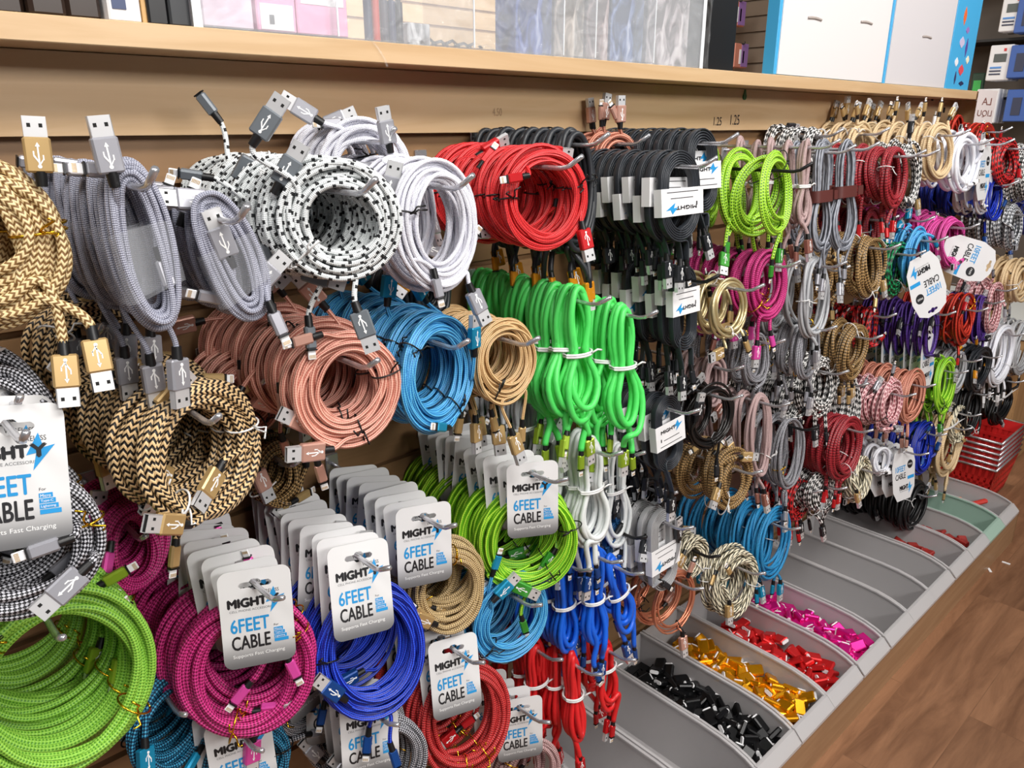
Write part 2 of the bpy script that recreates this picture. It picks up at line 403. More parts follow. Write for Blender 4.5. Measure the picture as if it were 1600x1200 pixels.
for bi, c, n, (ya, yb) in fills:
    m = adapter_mesh(acol[c][0], c+'_adapter'); x0 = binx[bi]+.016; ix = list(acol).index(c)
    cells = []
    ny = max(1, int(round(math.sqrt(n*(yb-ya)/.121)))); nx = math.ceil(n/ny)
    for a in range(ny):
        for q in range(nx): cells.append((a, q))
    for a, q in cells[:n]:
        y = ya+(a+.5)/ny*(yb-ya)+rng.uniform(-.007, .007); x = x0+(q+.5)/nx*.121+rng.uniform(-.006, .006)
        z = .132+rng.uniform(-.008, .012)-(.018 if c == 'redblack' else 0)
        r = empty('usb_adapter', (x, y, z), (1.57+rng.uniform(-.6, .6), rng.choice([0, 0, 0, 1.3])+rng.uniform(-.45, .45), rng.uniform(0, 6.28)))
        tag(r, 'small %s metal adapter with a white end lying in the bin of %s adapters' % (acol[c][1], acol[c][1]) if c != 'redblack' else
            ('dull red plastic adapter lying in the bin under the black coils' if bi == 9 else 'dull red plastic adapter lying in the next bin past the black coils'), 'adapter',
            '%s adapters in bin %s' % (acol[c][1], {9: 'under the black coils', 10: 'past the black coils'}.get(bi, 'on the deck')))
        link('body', m, r)
        if c != 'redblack': link('connector_end', cap_mesh, r)
    for k in range(int(n*2)):      # the buried layers nobody can count
        y = rng.uniform(ya, yb); x = x0+rng.uniform(.0, .119); z = rng.uniform(.095, .122); s = .011
        a = rng.uniform(0, 3.14); ca, sa = math.cos(a), math.sin(a); V = []
        for zz in (-.008, .008):
            for px, py in ((-.011, -.014), (.011, -.014), (.011, .014), (-.011, .014)): V.append((x+px*ca-py*sa, y+px*sa+py*ca, z+zz))
        heap.add(V, [(0, 3, 2, 1), (4, 5, 6, 7), (0, 1, 5, 4), (1, 2, 6, 5), (2, 3, 7, 6), (3, 0, 4, 7)], ix)
tag(heap.obj('adapter_heap', hmats), 'buried lower layers of small coloured adapters filling the frosted bins', 'adapters', kind='stuff')
for i, (u, v, c, nm) in enumerate([(1500, 765, (40, 190, 90), 'green'), (1530, 770, (225, 120, 30), 'orange'), (1505, 757, (210, 60, 50), 'red')]):
    b = MB(); b.box((-.03, -.012, -.008), (.03, .012, .008), bev=.004); b.cyl((.03, 0, 0), .007, .018, 'x', 10)
    o = b.obj('plastic_clip', mat(nm+'_clip', c, .35)); p = at(u, v, .22+.06*i); o.location = (2.80+.03*i, -.2-.07*i, .14); o.rotation_euler = (0.2*i, .4, 1.1*i)
    tag(o, 'small %s plastic piece lying in the farthest bin' % nm, 'plastic piece')

# ================================================================= CABLES
LK = {}
def look(key, cable, plug, desc, tie=blk_tie): LK[key] = (cable, plug, desc, tie)
def pm(name, rgb, metal=.7, rough=.32): return mat(name+'_plug', rgb, rough, metal*.6)
gold_p = pm('gold', (196, 164, 112)); grey_p = pm('grey', (112, 118, 124), .3); silver_p = pm('silver', (170, 170, 178)); red_p = pm('red', (196, 30, 36), .5)
rose_p = pm('rose', (206, 158, 142)); blue_p = pm('cyan', (30, 150, 195)); dblue_p = pm('deep_blue', (24, 70, 140), .5); lime_p = pm('olive_green', (150, 180, 50)); green_p = pm('green', (60, 150, 50), .5)
mag_p = pm('magenta', (226, 80, 170), .5); dark_p = pm('dark', (40, 42, 46), .3); brown_p = pm('brown', (150, 100, 88), .5); orange_p = pm('amber', (226, 150, 30), .6)
look('gold_rope', cable_mat('gold_rope', (232, 208, 158), (128, 92, 48), 'zigzag', 5, 5, (-.5, .3)), gold_p, 'thick cream and gold braided', gold_tie)
look('grey_braid', cable_mat('grey_braid', (188, 190, 206), (112, 114, 132), 'weave', 4.2, 5, (-.3, .3)), silver_p, 'silver grey braided')
look('spotted', cable_mat('spotted', (236, 240, 240), (20, 22, 26), 'spots', 5.0, 5, (-.9, .0), extra=(176, 182, 188)), grey_p, 'white and black flecked', wht_tie)
look('white_braid', cable_mat('white_braid', (244, 244, 252), (186, 186, 204), 'weave', 4.6, 5, (-.6, .1)), silver_p, 'white braided')
look('red_braid', cable_mat('red_braid', (236, 56, 58), (176, 18, 26), 'lines', 5, 6, (-.6, .6)), red_p, 'bright red braided')
look('zigzag', cable_mat('zigzag', (226, 192, 142), (22, 15, 12), 'zigzag', 4.0, 4, (-.2, .15)), gold_p, 'black and gold chevron braided', wht_tie)
look('rose', cable_mat('rose', (244, 186, 166), (186, 108, 92), 'lines', 6, 5, (-.7, .5)), rose_p, 'rose gold braided')
look('sky', cable_mat('sky', (104, 196, 240), (24, 116, 184), 'lines', 6, 5, (-.5, .7)), blue_p, 'sky blue braided')
look('tan', cable_mat('tan', (236, 204, 152), (170, 126, 78), 'lines', 6, 5, (-.7, .5)), gold_p, 'tan gold braided')
look('mint', cable_mat('mint_rubber', (84, 222, 104), (0, 0, 0), 'plain', rough=.38), lime_p, 'bright green rubber', wht_tie)
look('blackr', cable_mat('black_rubber', (38, 41, 46), (0, 0, 0), 'plain', rough=.4), orange_p, 'black rubber', blk_tie)
look('whiter', cable_mat('white_rubber', (222, 226, 226), (0, 0, 0), 'plain', rough=.38), dblue_p, 'white rubber', wht_tie)
look('bluer', cable_mat('blue_rubber', (22, 98, 218), (0, 0, 0), 'plain', rough=.36), dblue_p, 'blue rubber', wht_tie)
look('redr', cable_mat('red_rubber', (218, 36, 40), (0, 0, 0), 'plain', rough=.36), red_p, 'red rubber', wht_tie)
look('flatk', cable_mat('flat_black', (46, 50, 56), (0, 0, 0), 'plain', rough=.33), dark_p, 'flat black')
look('flats', cable_mat('flat_silver', (158, 158, 160), (0, 0, 0), 'plain', rough=.3), dark_p, 'flat silver')
look('flatn', cable_mat('flat_navy', (28, 74, 120), (0, 0, 0), 'plain', rough=.35), dark_p, 'flat navy')
look('magenta', cable_mat('magenta_braid', (226, 62, 146), (120, 12, 66), 'weave', 3.0, 4, (-.35, .25)), mag_p, 'magenta braided', gold_tie)
look('royal', cable_mat('royal_braid', (52, 92, 236), (12, 22, 132), 'lines', 6, 5, (-.4, .8)), dblue_p, 'royal blue braided')
look('browng', cable_mat('brown_gold', (220, 192, 140), (92, 68, 42), 'weave', 3.6, 4, (-.35, .2)), gold_p, 'brown and gold braided', gold_tie)
look('lime', cable_mat('lime_braid', (188, 238, 70), (92, 168, 20), 'lines', 6, 4, (-.4, .7)), green_p, 'lime green braided')
look('limeb', cable_mat('lime_weave', (150, 206, 76), (78, 140, 36), 'weave', 4.2, 4, (-.7, .1)), lime_p, 'lime green woven', gold_tie)
look('limed', cable_mat('lime_dash', (172, 222, 60), (56, 108, 18), 'weave', 2.1, 2, (-.6, -.1)), green_p, 'yellow green dashed')
look('dgrey', cable_mat('dark_grey_braid', (206, 206, 214), (26, 26, 32), 'weave', 3.4, 4, (-.1, .35)), silver_p, 'black and silver braided', gold_tie)
look('teal', cable_mat('teal_braid', (66, 164, 206), (8, 48, 76), 'weave', 3.0, 3, (-.1, .4)), blue_p, 'dark teal braided')
look('redc', cable_mat('red_weave', (226, 66, 66), (112, 14, 20), 'weave', 3.4, 4, (-.5, .4)), red_p, 'red woven', gold_tie)
look('mauve', cable_mat('mauve_braid', (200, 172, 170), (134, 108, 110), 'weave', 4.4, 5, (-.5, .2)), brown_p, 'mauve braided', wht_tie)
look('cords', cable_mat('grey_cord', (164, 168, 178), (108, 112, 122), 'lines', 1, 3, (-.3, .3)), silver_p, 'slate grey corded')
look('dred', cable_mat('dark_red_braid', (182, 48, 58), (84, 10, 22), 'weave', 2.1, 3, (-.3, .2)), red_p, 'dark red braided', wht_tie)
look('check', cable_mat('black_white_check', (242, 240, 238), (14, 14, 16), 'weave', .9, 2, (.0, .1)), dark_p, 'bold black and white', wht_tie)
look('cream', cable_mat('cream_braid', (236, 212, 172), (186, 150, 104), 'weave', 2.4, 5, (-.6, .1)), gold_p, 'pale cream braided', wht_tie)
look('khaki', cable_mat('khaki_braid', (186, 150, 98), (54, 38, 20), 'weave', 1.9, 3, (-.15, .2)), gold_p, 'khaki braided', wht_tie)
look('greenb', cable_mat('green_black', (20, 150, 90), (10, 18, 14), 'weave', .9, 2, (-.05, .1)), green_p, 'green and black', wht_tie)
look('pink', cable_mat('hot_pink', (236, 92, 176), (168, 40, 116), 'lines', 5, 4, (-.6, .5)), mag_p, 'hot pink')
look('navy', cable_mat('ink_blue', (26, 62, 206), (8, 20, 110), 'lines', 5, 4, (-.4, .6)), dblue_p, 'ink blue')
look('pinkc', cable_mat('pink_check', (236, 192, 194), (150, 70, 82), 'weave', 1.0, 2, (-.3, .0)), silver_p, 'pink and white checked', blk_tie)
look('copper', cable_mat('copper_braid', (226, 160, 136), (156, 86, 68), 'lines', 5, 4, (-.5, .5)), rose_p, 'copper pink')
look('purple', cable_mat('purple_cord', (82, 48, 140), (40, 20, 80), 'lines', 3, 3, (-.3, .3)), dark_p, 'dark purple')
look('rust', cable_mat('rust_red', (206, 58, 40), (130, 26, 18), 'lines', 3, 3, (-.3, .3)), red_p, 'rust red', gold_tie)
look('redblk', cable_mat('red_black_fleck', (214, 40, 44), (20, 14, 14), 'weave', .9, 2, (-.2, .0)), red_p, 'red and black flecked')
look('creams', cable_mat('cream_spots', (232, 224, 198), (34, 30, 26), 'twist', 1.3, 3, (-.6, -.3)), gold_p, 'cream and black spiral', wht_tie)
look('blueb', cable_mat('blue_braid', (46, 164, 222), (10, 72, 124), 'weave', 3.4, 4, (-.4, .3)), blue_p, 'azure braided', wht_tie)
look('blackt', cable_mat('black_glossy_wire', (44, 42, 42), (0, 0, 0), 'plain', rough=.22, metal=.5), dark_p, 'thin glossy black')
look('beiget', cable_mat('champagne_wire', (206, 190, 146), (0, 0, 0), 'plain', rough=.28, metal=.6), gold_p, 'thin champagne', wht_tie)
look('coppert', cable_mat('copper_wire', (214, 140, 110), (0, 0, 0), 'plain', rough=.28, metal=.6), rose_p, 'thin copper')
look('greyw', cable_mat('light_grey_wire', (176, 178, 182), (0, 0, 0), 'plain', rough=.3), silver_p, 'light grey', wht_tie)
look('whitec', cable_mat('plain_white', (238, 240, 248), (0, 0, 0), 'plain', rough=.35), whitep, 'plain white', wht_tie)
look('blackc', cable_mat('matt_black', (20, 20, 22), (0, 0, 0), 'plain', rough=.45), dark_p, 'matt black', wht_tie)
look('pearl', cable_mat('pearl_rose_weave', (222, 190, 186), (128, 84, 92), 'weave', 3.0, 4, (-.3, .3)), rose_p, 'pearl rose woven', gold_tie)
look('greychk', cable_mat('grey_white_check', (226, 228, 232), (60, 64, 72), 'weave', 1.0, 2, (-.1, .1)), silver_p, 'grey and white checked')

# ---- plugs
USB = {}
def usb_mesh(m):
    if m.name in USB: return USB[m.name]
    b = MB(); b.cyl((0, 0, -.004), .0042, .012, n=12, mi=1, r2=.0050)
    b.box((-.0100, -.0048, .007), (.0100, .0048, .035), 0, bev=.0016)
    y = -.0051                       # the trident mark on the face
    for lo, hi in (((-.0006, .013), (.0006, .028)), ((-.0038, .020), (-.0028, .024)), ((.0028, .017), (.0038, .021))): b.box((lo[0], y, lo[1]), (hi[0], y+.0003, hi[1]), 2)
    b.add([(-.0006, y, .015), (.0006, y, .015), (-.0028, y, .021), (-.0038, y, .020)], [(0, 1, 2, 3)], 2)
    b.add([(-.0006, y, .013), (.0006, y, .013), (.0038, y, .018), (.0028, y, .018)], [(0, 1, 2, 3)], 2)
    b.cyl((0, y, .012), .0016, .0003, 'y', 8, 2); b.add([(-.0018, y, .0275), (.0018, y, .0275), (0, y, .031)], [(0, 1, 2)], 2)
    USB[m.name] = b.mesh('usb_plug', [m, blackp, printw]); return USB[m.name]
b = MB(); W_, D_ = .0084, .0032
b.box((-W_, -D_, .034), (W_, -D_+.0006, .051)); b.box((-W_, D_-.0006, .034), (W_, D_, .051)); b.box((-W_, -D_, .034), (-W_+.0006, D_, .051)); b.box((W_-.0006, -D_, .034), (W_, D_, .051))
b.box((-W_+.0008, -.0004, .034), (W_-.0008, D_-.0008, .0495), 1)
for x in (-.0042, .0042): b.box((x-.0013, -D_-.0002, .0425), (x+.0013, -D_, .0455), 1); b.box((x-.0013, D_, .0425), (x+.0013, D_+.0002, .0455), 1)
SHELL = b.mesh('metal_shell', [steel, darkm])
LT = {}
def light_mesh(m):
    if m.name in LT: return LT[m.name]
    b = MB(); b.cyl((0, 0, -.004), .0038, .012, n=12, mi=1, r2=.0044)
    b.box((-.0058, -.0038, .007), (.0058, .0038, .031), 0, bev=.0020); b.box((-.0052, -.0034, .031), (.0052, .0034, .0325), 1)
    LT[m.name] = b.mesh('charging_plug', [m, blackp]); return LT[m.name]
b = MB(); b.box((-.0044, -.0011, .032), (.0044, .0011, .042), 0, bev=.0008)
for k in range(6): b.box((-.0033+k*.0012, -.0013, .037), (-.0033+k*.0012+.0007, -.0011, .0405), 1)
TIP = b.mesh('metal_tip', [whitep, gold_p])

def plug_matrix(Q, D, roll=0.0):
    Z = Vector(D).normalized(); Y = Vector((0, 1, 0)); Y = (Y-Z*Y.dot(Z))
    if Y.length < .05: Y = Vector((1, 0, 0))
    Y.normalize(); X = Y.cross(Z); m = Matrix((X, Y, Z)).transposed()
    return Matrix.Translation(Vector(Q)) @ m.to_4x4() @ Matrix.Rotation(roll, 4, 'Z')

# ---- cards
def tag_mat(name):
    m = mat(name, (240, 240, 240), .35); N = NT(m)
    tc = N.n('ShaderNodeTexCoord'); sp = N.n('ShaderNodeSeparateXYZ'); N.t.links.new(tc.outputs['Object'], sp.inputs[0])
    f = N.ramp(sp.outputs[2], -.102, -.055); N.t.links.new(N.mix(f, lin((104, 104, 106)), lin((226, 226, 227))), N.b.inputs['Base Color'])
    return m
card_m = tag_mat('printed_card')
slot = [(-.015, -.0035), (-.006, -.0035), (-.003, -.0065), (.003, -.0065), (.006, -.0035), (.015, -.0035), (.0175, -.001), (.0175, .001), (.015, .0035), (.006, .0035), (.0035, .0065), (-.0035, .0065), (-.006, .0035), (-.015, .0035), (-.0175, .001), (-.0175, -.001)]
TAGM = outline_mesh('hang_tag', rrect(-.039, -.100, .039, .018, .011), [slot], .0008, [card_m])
b = MB()
add_text(b, 'WIRELESS', .004, -.0125, .0042, .021, 0)
add_text(b, 'MIGHT', -.030, -.0255, .0100, .041, 0, off=.040); add_text(b, 'Y', .0135, -.0255, .0100, .011, 0, off=.040, y=-.0009)
add_bolt(b, .010, -.037, .021, .031, 1)
add_text(b, 'CELL PHONE ACCESSORIES', -.029, -.0310, .0026, .048, 2)
add_text(b, '6FEET', -.029, -.0560, .0165, .041, 1, off=.011)
add_text(b, 'CABLE', -.029, -.0770, .0165, .041, 0, off=.011)
add_text(b, 'For', .017, -.0545, .0025, .005, 0)
for k in range(4): b.box((.0165, -.0007, -.0605-k*.0046), (.0265+.0018*k, -.0005, -.0566-k*.0046), 1)
for k, s_ in enumerate(('Micro', 'Type-C', 'Lightning')): add_text(b, s_, .0175, -.0600-k*.0046, .0026, .0075+.0016*k, 3, y=-.0009)
add_text(b, 'Supports Fast Charging', -.029, -.0880, .0052, .056, 3)
PRINTM = b.mesh('printed_lettering', [printk, printb, printd, printw])
# ten-feet tag, eight sided and larger
big_m = mat('printed_card_large', (222, 222, 224), .35)
b8 = [(-.032, -.150), (.032, -.150), (.052, -.118), (.056, -.04), (.044, .0), (.018, .014), (-.018, .014), (-.044, .0), (-.056, -.04), (-.052, -.118)]
TAGL = outline_mesh('large_hang_tag', b8, [[(x*.9, z) for x, z in slot]], .0008, [big_m])
b = MB()
add_text(b, '10FEET', -.040, -.060, .017, .048, 1, off=.011); add_text(b, 'CABLE', -.040, -.083, .017, .048, 0, off=.011)
add_text(b, 'MIGHT', -.020, -.118, .013, .040, 0, off=.040); add_bolt(b, .018, -.134, .024, .036, 1); add_text(b, 'CELL PHONE ACCESSORIES', -.02, -.124, .003, .044, 2)
b.box((.018, -.0007, -.090), (.050, -.0005, -.080), 1); b.cyl((.03, -.0008, -.045), .013, .0004, 'y', 20, 0); add_text(b, 'FREE', .0215, -.047, .005, .017, 3, y=-.0011)
PRINTL = b.mesh('printed_lettering', [printk, printb, printd, printw])

HOOK_R = .0032
class Spec: pass
VN = {0: 'front', 1: 'second from front', 2: 'third from front', 3: 'fourth from front', 4: 'fifth from front', 5: 'sixth from front', 6: 'seventh from front', 7: 'eighth from front', 8: 'ninth from front', 9: 'tenth from front', 10: 'eleventh from front', 11: 'twelfth from front', 12: 'thirteenth from front'}

def slots(nr, na, r, n, rg):
    S = [((i-(nr-1)/2)*2*r*1.03, (j-(na-1)/2)*2*r*1.0) for i in range(nr) for j in range(na)]
    # neighbouring turns lie in neighbouring slots most of the time
    S.sort(key=lambda s: (s[1]+rg.uniform(-1.3, 1.3)*r*2, s[0])); rg.shuffle(S) if rg.random() < .35 else None
    return [S[i % len(S)] for i in range(n)]
def loop_path(kind, A, B, r, turns, nr, na, seg, rg, th0, pinch=None, frac=0.0):
    """points of a cable wound `turns` times round a loop of half size A x B about (0,0)"""
    n = int(turns); S = slots(nr, na, r, n+3, rg)
    tot = turns+frac; K = int(seg*tot)
    s = np.linspace(0, tot, K); th = th0+2*PI*s
    def lerp(arr):
        arr = np.array(arr); i = np.floor(s).astype(int); f = s-i; f = f*f*(3-2*f)
        i = np.minimum(i, len(arr)-2); return arr[i]*(1-f)+arr[i+1]*f
    rho = lerp([p[0] for p in S]); ax = lerp([p[1] for p in S])
    wob = lerp([rg.uniform(-1, 1)*r*1.9 for _ in S]); ph = lerp(np.cumsum([rg.uniform(-.8, .8) for _ in S])+rg.uniform(0, 6))
    el = lerp([rg.uniform(-1, 1)*r*1.7 for _ in S]); ph2 = lerp(np.cumsum([rg.uniform(-.8, .8) for _ in S]))
    dz = lerp([rg.uniform(-1, 1)*r*1.1 for _ in S])
    if kind == 'round':
        rad = rho+el*np.cos(2*th-ph2)
        x = (A+rad)*np.cos(th); z = (B+rad)*np.sin(th)+dz
    else:
        rad = rho; e = .80 if kind == 'oval' else .9
        cx, sx = np.cos(th), np.sin(th)
        if kind == 'flat':      # wound spiral with straight sides
            rad = (s/tot-.5)*nr*2*r
            R_ = A+rad; H = max(B-A, .001)
            x = R_*cx; z = R_*sx+np.clip(sx*3.2, -1, 1)*H
            ax = ax*0; wob = wob*.1
        else:
            x = (A+rad)*np.sign(cx)*np.abs(cx)**e; z = (B+rad)*sx+dz*2
            x = x+.10*A*np.sin(z/B*2.0+ph2)
            if pinch: x = x*(1-.42/(1+np.exp(-(z-pinch[0])/(.15*B))))
    y = ax+wob*np.sin(th-ph)
    if pinch:
        zp, st, sg = pinch; k = 1-st*np.exp(-((z-zp)/sg)**2)
        x = x*k; y = y*(.4+.6*k)
    return np.stack([x, y, z], 1)
def bez(p0, p1, p2, p3, n):
    t = np.linspace(0, 1, n)[:, None]; return (1-t)**3*p0+3*(1-t)**2*t*p1+3*(1-t)*t*t*p2+t**3*p3
def add_tails(P, Qs, r):
    """lead both ends of the wound path out to the plugs"""
    out = P
    for e, (Q, D) in enumerate(Qs):
        Q = np.array(Q, float); D = np.array(D, float); D /= np.linalg.norm(D)
        if e == 1:
            p = out[-1]; T = out[-1]-out[-2]
        else: p = out[0]; T = out[0]-out[1]
        T = T/np.linalg.norm(T); L = max(np.linalg.norm(Q-p)*.5, .012)
        c = bez(p, p+T*L, Q-D*L*.8, Q, 14)
        out = np.concatenate([out, c[1:]]) if e == 1 else np.concatenate([c[::-1][:-1], out])
    return out

NCOIL = 0
def build_stack(key, where, bbox, kind='ring', n=6, sp=.026, r=.003, turns=9, band=None, na=2, Y=.25, yaw=None, lean=-6, swing=0,
                hook=None, tip=None, ends=None, endmode='face', card=None, pinch=None, label_sleeve=False, sleeve=False, strap=None,
                seed=1, hookc='chrome', jit=5, ties=None, name=None, fall=0.0, sides=None, extra_arm=False, yback=.035, dx=0.0, arm=True, tags=None):
    global NCOIL
    rg = random.Random(seed*77+5)
    cable_m, plug_m, desc, tie_m = LK[key]
    u0, v0, u1, v1 = bbox; cu, cv = (u0+u1)/2, (v0+v1)/2
    C0 = at(cu, cv, Y); e = .01
    pxv = np.linalg.norm(proj(C0+np.array([0, 0, e]))-proj(C0-np.array([0, 0, e])))/(2*e)
    def lat(yw): 
        d = np.array([math.cos(yw), -math.sin(yw), 0])*e; return abs((proj(C0+d)-proj(C0-d))[0])/(2*e)
    Hh = (v1-v0)/2/pxv
    Wpx = (u1-u0)/2
    if kind == 'ring' and yaw is None:
        best = min(((abs(lat(math.radians(a))*Hh-Wpx), a) for a in range(-25, 50)), key=lambda q: q[0]); yaw = best[1]
    yaw = 0 if yaw is None else yaw
    A = Hh if kind == 'ring' else Wpx/lat(math.radians(yaw)); B = Hh
    if kind == 'ring': A = (Hh*.5+.5*Wpx/lat(math.radians(yaw)))
    rot = Matrix.Rotation(math.radians(-yaw), 3, 'Z') @ Matrix.Rotation(math.radians(lean), 3, 'X') @ Matrix.Rotation(math.radians(swing), 3, 'Y')
    nr = max(2, int(round((band or .3)*min(A, B)/(2*r)))) if kind != 'flat' else int(turns)
    half = nr*r*(1.03 if kind != 'flat' else 1)
    Am, Bm = A-half, B-half                  # centre line of the band
    kd = {'ring': 'round', 'oval': 'oval', 'bundle': 'bundle', 'flat': 'flat'}[kind]
    # root = hook point
    inner = Vector((0, 0, Bm-half-HOOK_R))
    if hook is None: root0 = Vector(C0)+rot @ inner; cl = -inner
    else:
        h = at(hook[0], hook[1], Y); root0 = Vector(h); cl = rot.inverted() @ (Vector(C0)-Vector(h)); cl.y = .010+r*na*1.5 if card else 0
    pz = 1.0/pxv
    near = pxv > 1050
    ns = sides or (10 if near else (8 if pxv > 800 else 6)); seg = 44 if near else (34 if pxv > 700 else 26)
    fl_sec = None
    if kind == 'flat':
        w_ = 2.5; fl_sec = [(-.62, -w_*.84), (-.5, -w_*.95), (-.3, -w_), (.3, -w_), (.5, -w_*.95), (.62, -w_*.84), (.62, 0), (.62, w_*.84), (.5, w_*.95), (.3, w_), (-.3, w_), (-.5, w_*.95), (-.62, w_*.84), (-.62, 0)]
    meshes = []
    nv = min(n, 3)
    for k in range(nv):
        rk = random.Random(seed*31+k*7+1)
        if ends and k == 0: E = ends
        else:
            E = []
            for q in range(2):
                ty = 'usb' if q == 0 else 'tip'
                md = endmode if rk.random() < .75 or endmode == 'down' else rk.choice(['face', 'down', 'top'])
                if md == 'down': E.append((ty, (rk.uniform(-.5, .5)*A, rk.uniform(-.012, .008), -B-rk.uniform(.014, .045)*(1.3 if kind == 'bundle' else 1)), (rk.uniform(-.25, .25), rk.uniform(-.15, .1), -1)))
                elif md == 'top': E.append((ty, (rk.uniform(-.5, .5)*A, -.004, B+rk.uniform(.006, .014)), (rk.uniform(-.7, .7), -.1, 1)))
                elif card:
                    a = rk.uniform(3.7, 5.7); dr = rk.choice([-1, 1]); rr = A*.8
                    E.append((ty, (rr*math.cos(a), -na*r-.004, B*.8*math.sin(a)), (-dr*math.sin(a), -.1, dr*math.cos(a))))
                else:
                    a = rk.uniform(0, 6.28); dr = rk.choice([-1, 1]); rr = A*.86
                    E.append((ty, (rr*math.cos(a), -na*r-.007, B*.86*math.sin(a)), (-dr*math.sin(a), -.12, dr*math.cos(a))))
        # begin the winding near the first plug, finish near the second
        def ang(Q, D, sgn):
            p = np.array(Q)-np.array(D)/np.linalg.norm(D)*.03; return math.atan2(p[2]/B, p[0]/A)
        pin = None
        if pinch: pin = (pinch[0]*B, pinch[1], pinch[2]*B)
        th0 = ang(E[0][1], E[0][2], 1); th1 = ang(E[1][1], E[1][2], 1); fr = ((th1-th0)/(2*PI)) % 1.0
        P = loop_path(kd, Am, Bm, r, turns, nr, na, seg, rk, th0, pin, fr)
        P = add_tails(P, [(E[0][1], E[0][2]), (E[1][1], E[1][2])], r)
        if kind == 'flat': V, F, UVs = sweep(P, r, cap=True, shape=fl_sec)
        else: V, F, UVs = sweep(P, r, ns)
        me = make_mesh('cable', V, F, [cable_m], None, UVs, True)
        # tie
        tms = []; tb = MB(); angs = ties if ties is not None else [rk.uniform(0, 6.28)]
        for a in ([] if (pinch or label_sleeve or sleeve) else angs):
            ca, sa = math.cos(a), math.sin(a); ra, rb = half+r*.9, na*r+r*.9
            cpt = np.array([Am*ca, 0, Bm*sa]); rd = np.array([ca, 0, sa]); yy = np.array([0, 1, 0])
            t = np.linspace(0, 2*PI, 22); pts = cpt+rd*(np.cos(t)*ra)[:, None]+yy*(np.sin(t)*rb)[:, None]+np.array([-sa, 0, ca])*(np.sin(t)*.002)[:, None]
            tb.tube(pts, .0011, 6)
            st = cpt-yy*rb
            for q in range(2):
                d = rd*rk.uniform(-1, 1)+np.array([-sa, 0, ca])*rk.uniform(-1, 1)-yy*.5; d /= np.linalg.norm(d)
                tb.tube([st, st+d*.006, st+d*.013+rd*.004, st+d*.018-rd*.003], .0011, 5)
            tms.append(tb.mesh('twist_tie', tie_m)); tb = MB()
        if pinch:
            zp = pin[0]; kx = 1-pin[1]; hw = (A)*kx+r*1.2; hy = (na*r)*.8+r*1.2
            t = np.linspace(0, 2*PI, 20)
            for dzz in (-.0016, .0016): tb.tube(np.stack([np.cos(t)*hw, np.sin(t)*hy, zp+dzz+np.sin(t)*.001], 1), .0020 if not strap else .0009, 6)
            if not strap: tb.tube([(hw*.5, -hy, zp), (hw*.8, -hy-.004, zp+.004), (hw*1.2, -hy-.003, zp+.001)], .0016, 5)
        if tb.v: tms.append(tb.mesh('twist_tie', tie_m))
        meshes.append((me, tms, E))
    if n > 1:
        sp = min(sp, (Y-yback)/max(n-1, 1)) if (n-1)*sp > Y-yback else sp
    grp = '%s cables %s' % (desc, where)
    nm = name or {'ring': 'cable_coil', 'oval': 'cable_loop', 'bundle': 'cable_bundle', 'flat': 'flat_cable_coil'}[kind]
    if card: nm = 'carded_cable_coil'
    sl_mesh = None
    if sleeve:
        sb = MB(); w2 = A*1.02; z0, z1 = -B*.55, B*.25; hh = na*r+.002
        sb.prism([(x, z) for x, z in rrect(-w2, -hh, w2, hh, hh*.9, 4)], 'z', z0, z1) if False else None
        ring_ = [(x, y) for x, y in rrect(-w2, -hh, w2, hh, hh*.95, 4)]; m_ = len(ring_)
        V = [(x, y, z0+.006*math.sin(x*60)) for x, y in ring_]+[(x, y, z1+.004*math.sin(x*90+1)) for x, y in ring_]
        sb.add(V, [(i, (i+1) % m_, (i+1) % m_+m_, i+m_) for i in range(m_)], 0, True); sl_mesh = sb.mesh('clear_sleeve', sleeve_m)
    lb_mesh = lp_mesh = None
    if label_sleeve:
        sb = MB(); w2 = A+.0022; hh = r*2.6+.0010; zc = label_sleeve[0]*B; lh = label_sleeve[1]*B; t_ = .0006
        for (x0, x1, y0, y1) in ((-w2, w2, -hh-t_, -hh), (-w2, w2, hh, hh+t_), (-w2-t_, -w2, -hh-t_, hh+t_), (w2, w2+t_, -hh-t_, hh+t_)): sb.box((x0, y0, zc-lh), (x1, y1, zc+lh))
        lb_mesh = sb.mesh('paper_band', mat('label_paper', (236, 236, 238), .5))
        pb = MB(); flip = label_sleeve[2]; f = -1 if flip else 1; S = w2/.024; yy = -hh-t_-.0003
        rt = PI if flip else 0.0
        add_text(pb, 'MIGHT', -f*.016*S, zc+f*lh*.30, lh*.26, .024*S, 0, off=.040, y=yy, rot=rt); add_bolt(pb, f*.006*S, zc+f*lh*.02, .014*S, lh*.85, 1, y=yy-.0002, rot=rt)
        for q, (a0, a1, zq) in enumerate(((-.012, .014, -.28), (-.018, .018, -.72))): pb.box((min(f*a0*S, f*a1*S), yy, zc+f*lh*zq-.0006), (max(f*a0*S, f*a1*S), yy+.0002, zc+f*lh*zq+.0006), 0)
        pb.box((min(-f*.017*S, -f*.0155*S), yy, zc-lh*.2-.003), (max(-f*.017*S, -f*.0155*S), yy+.0002, zc-lh*.2+.003), 0)
        lp_mesh = pb.mesh('printed_lettering', [printk, printb])
    st_mesh = None
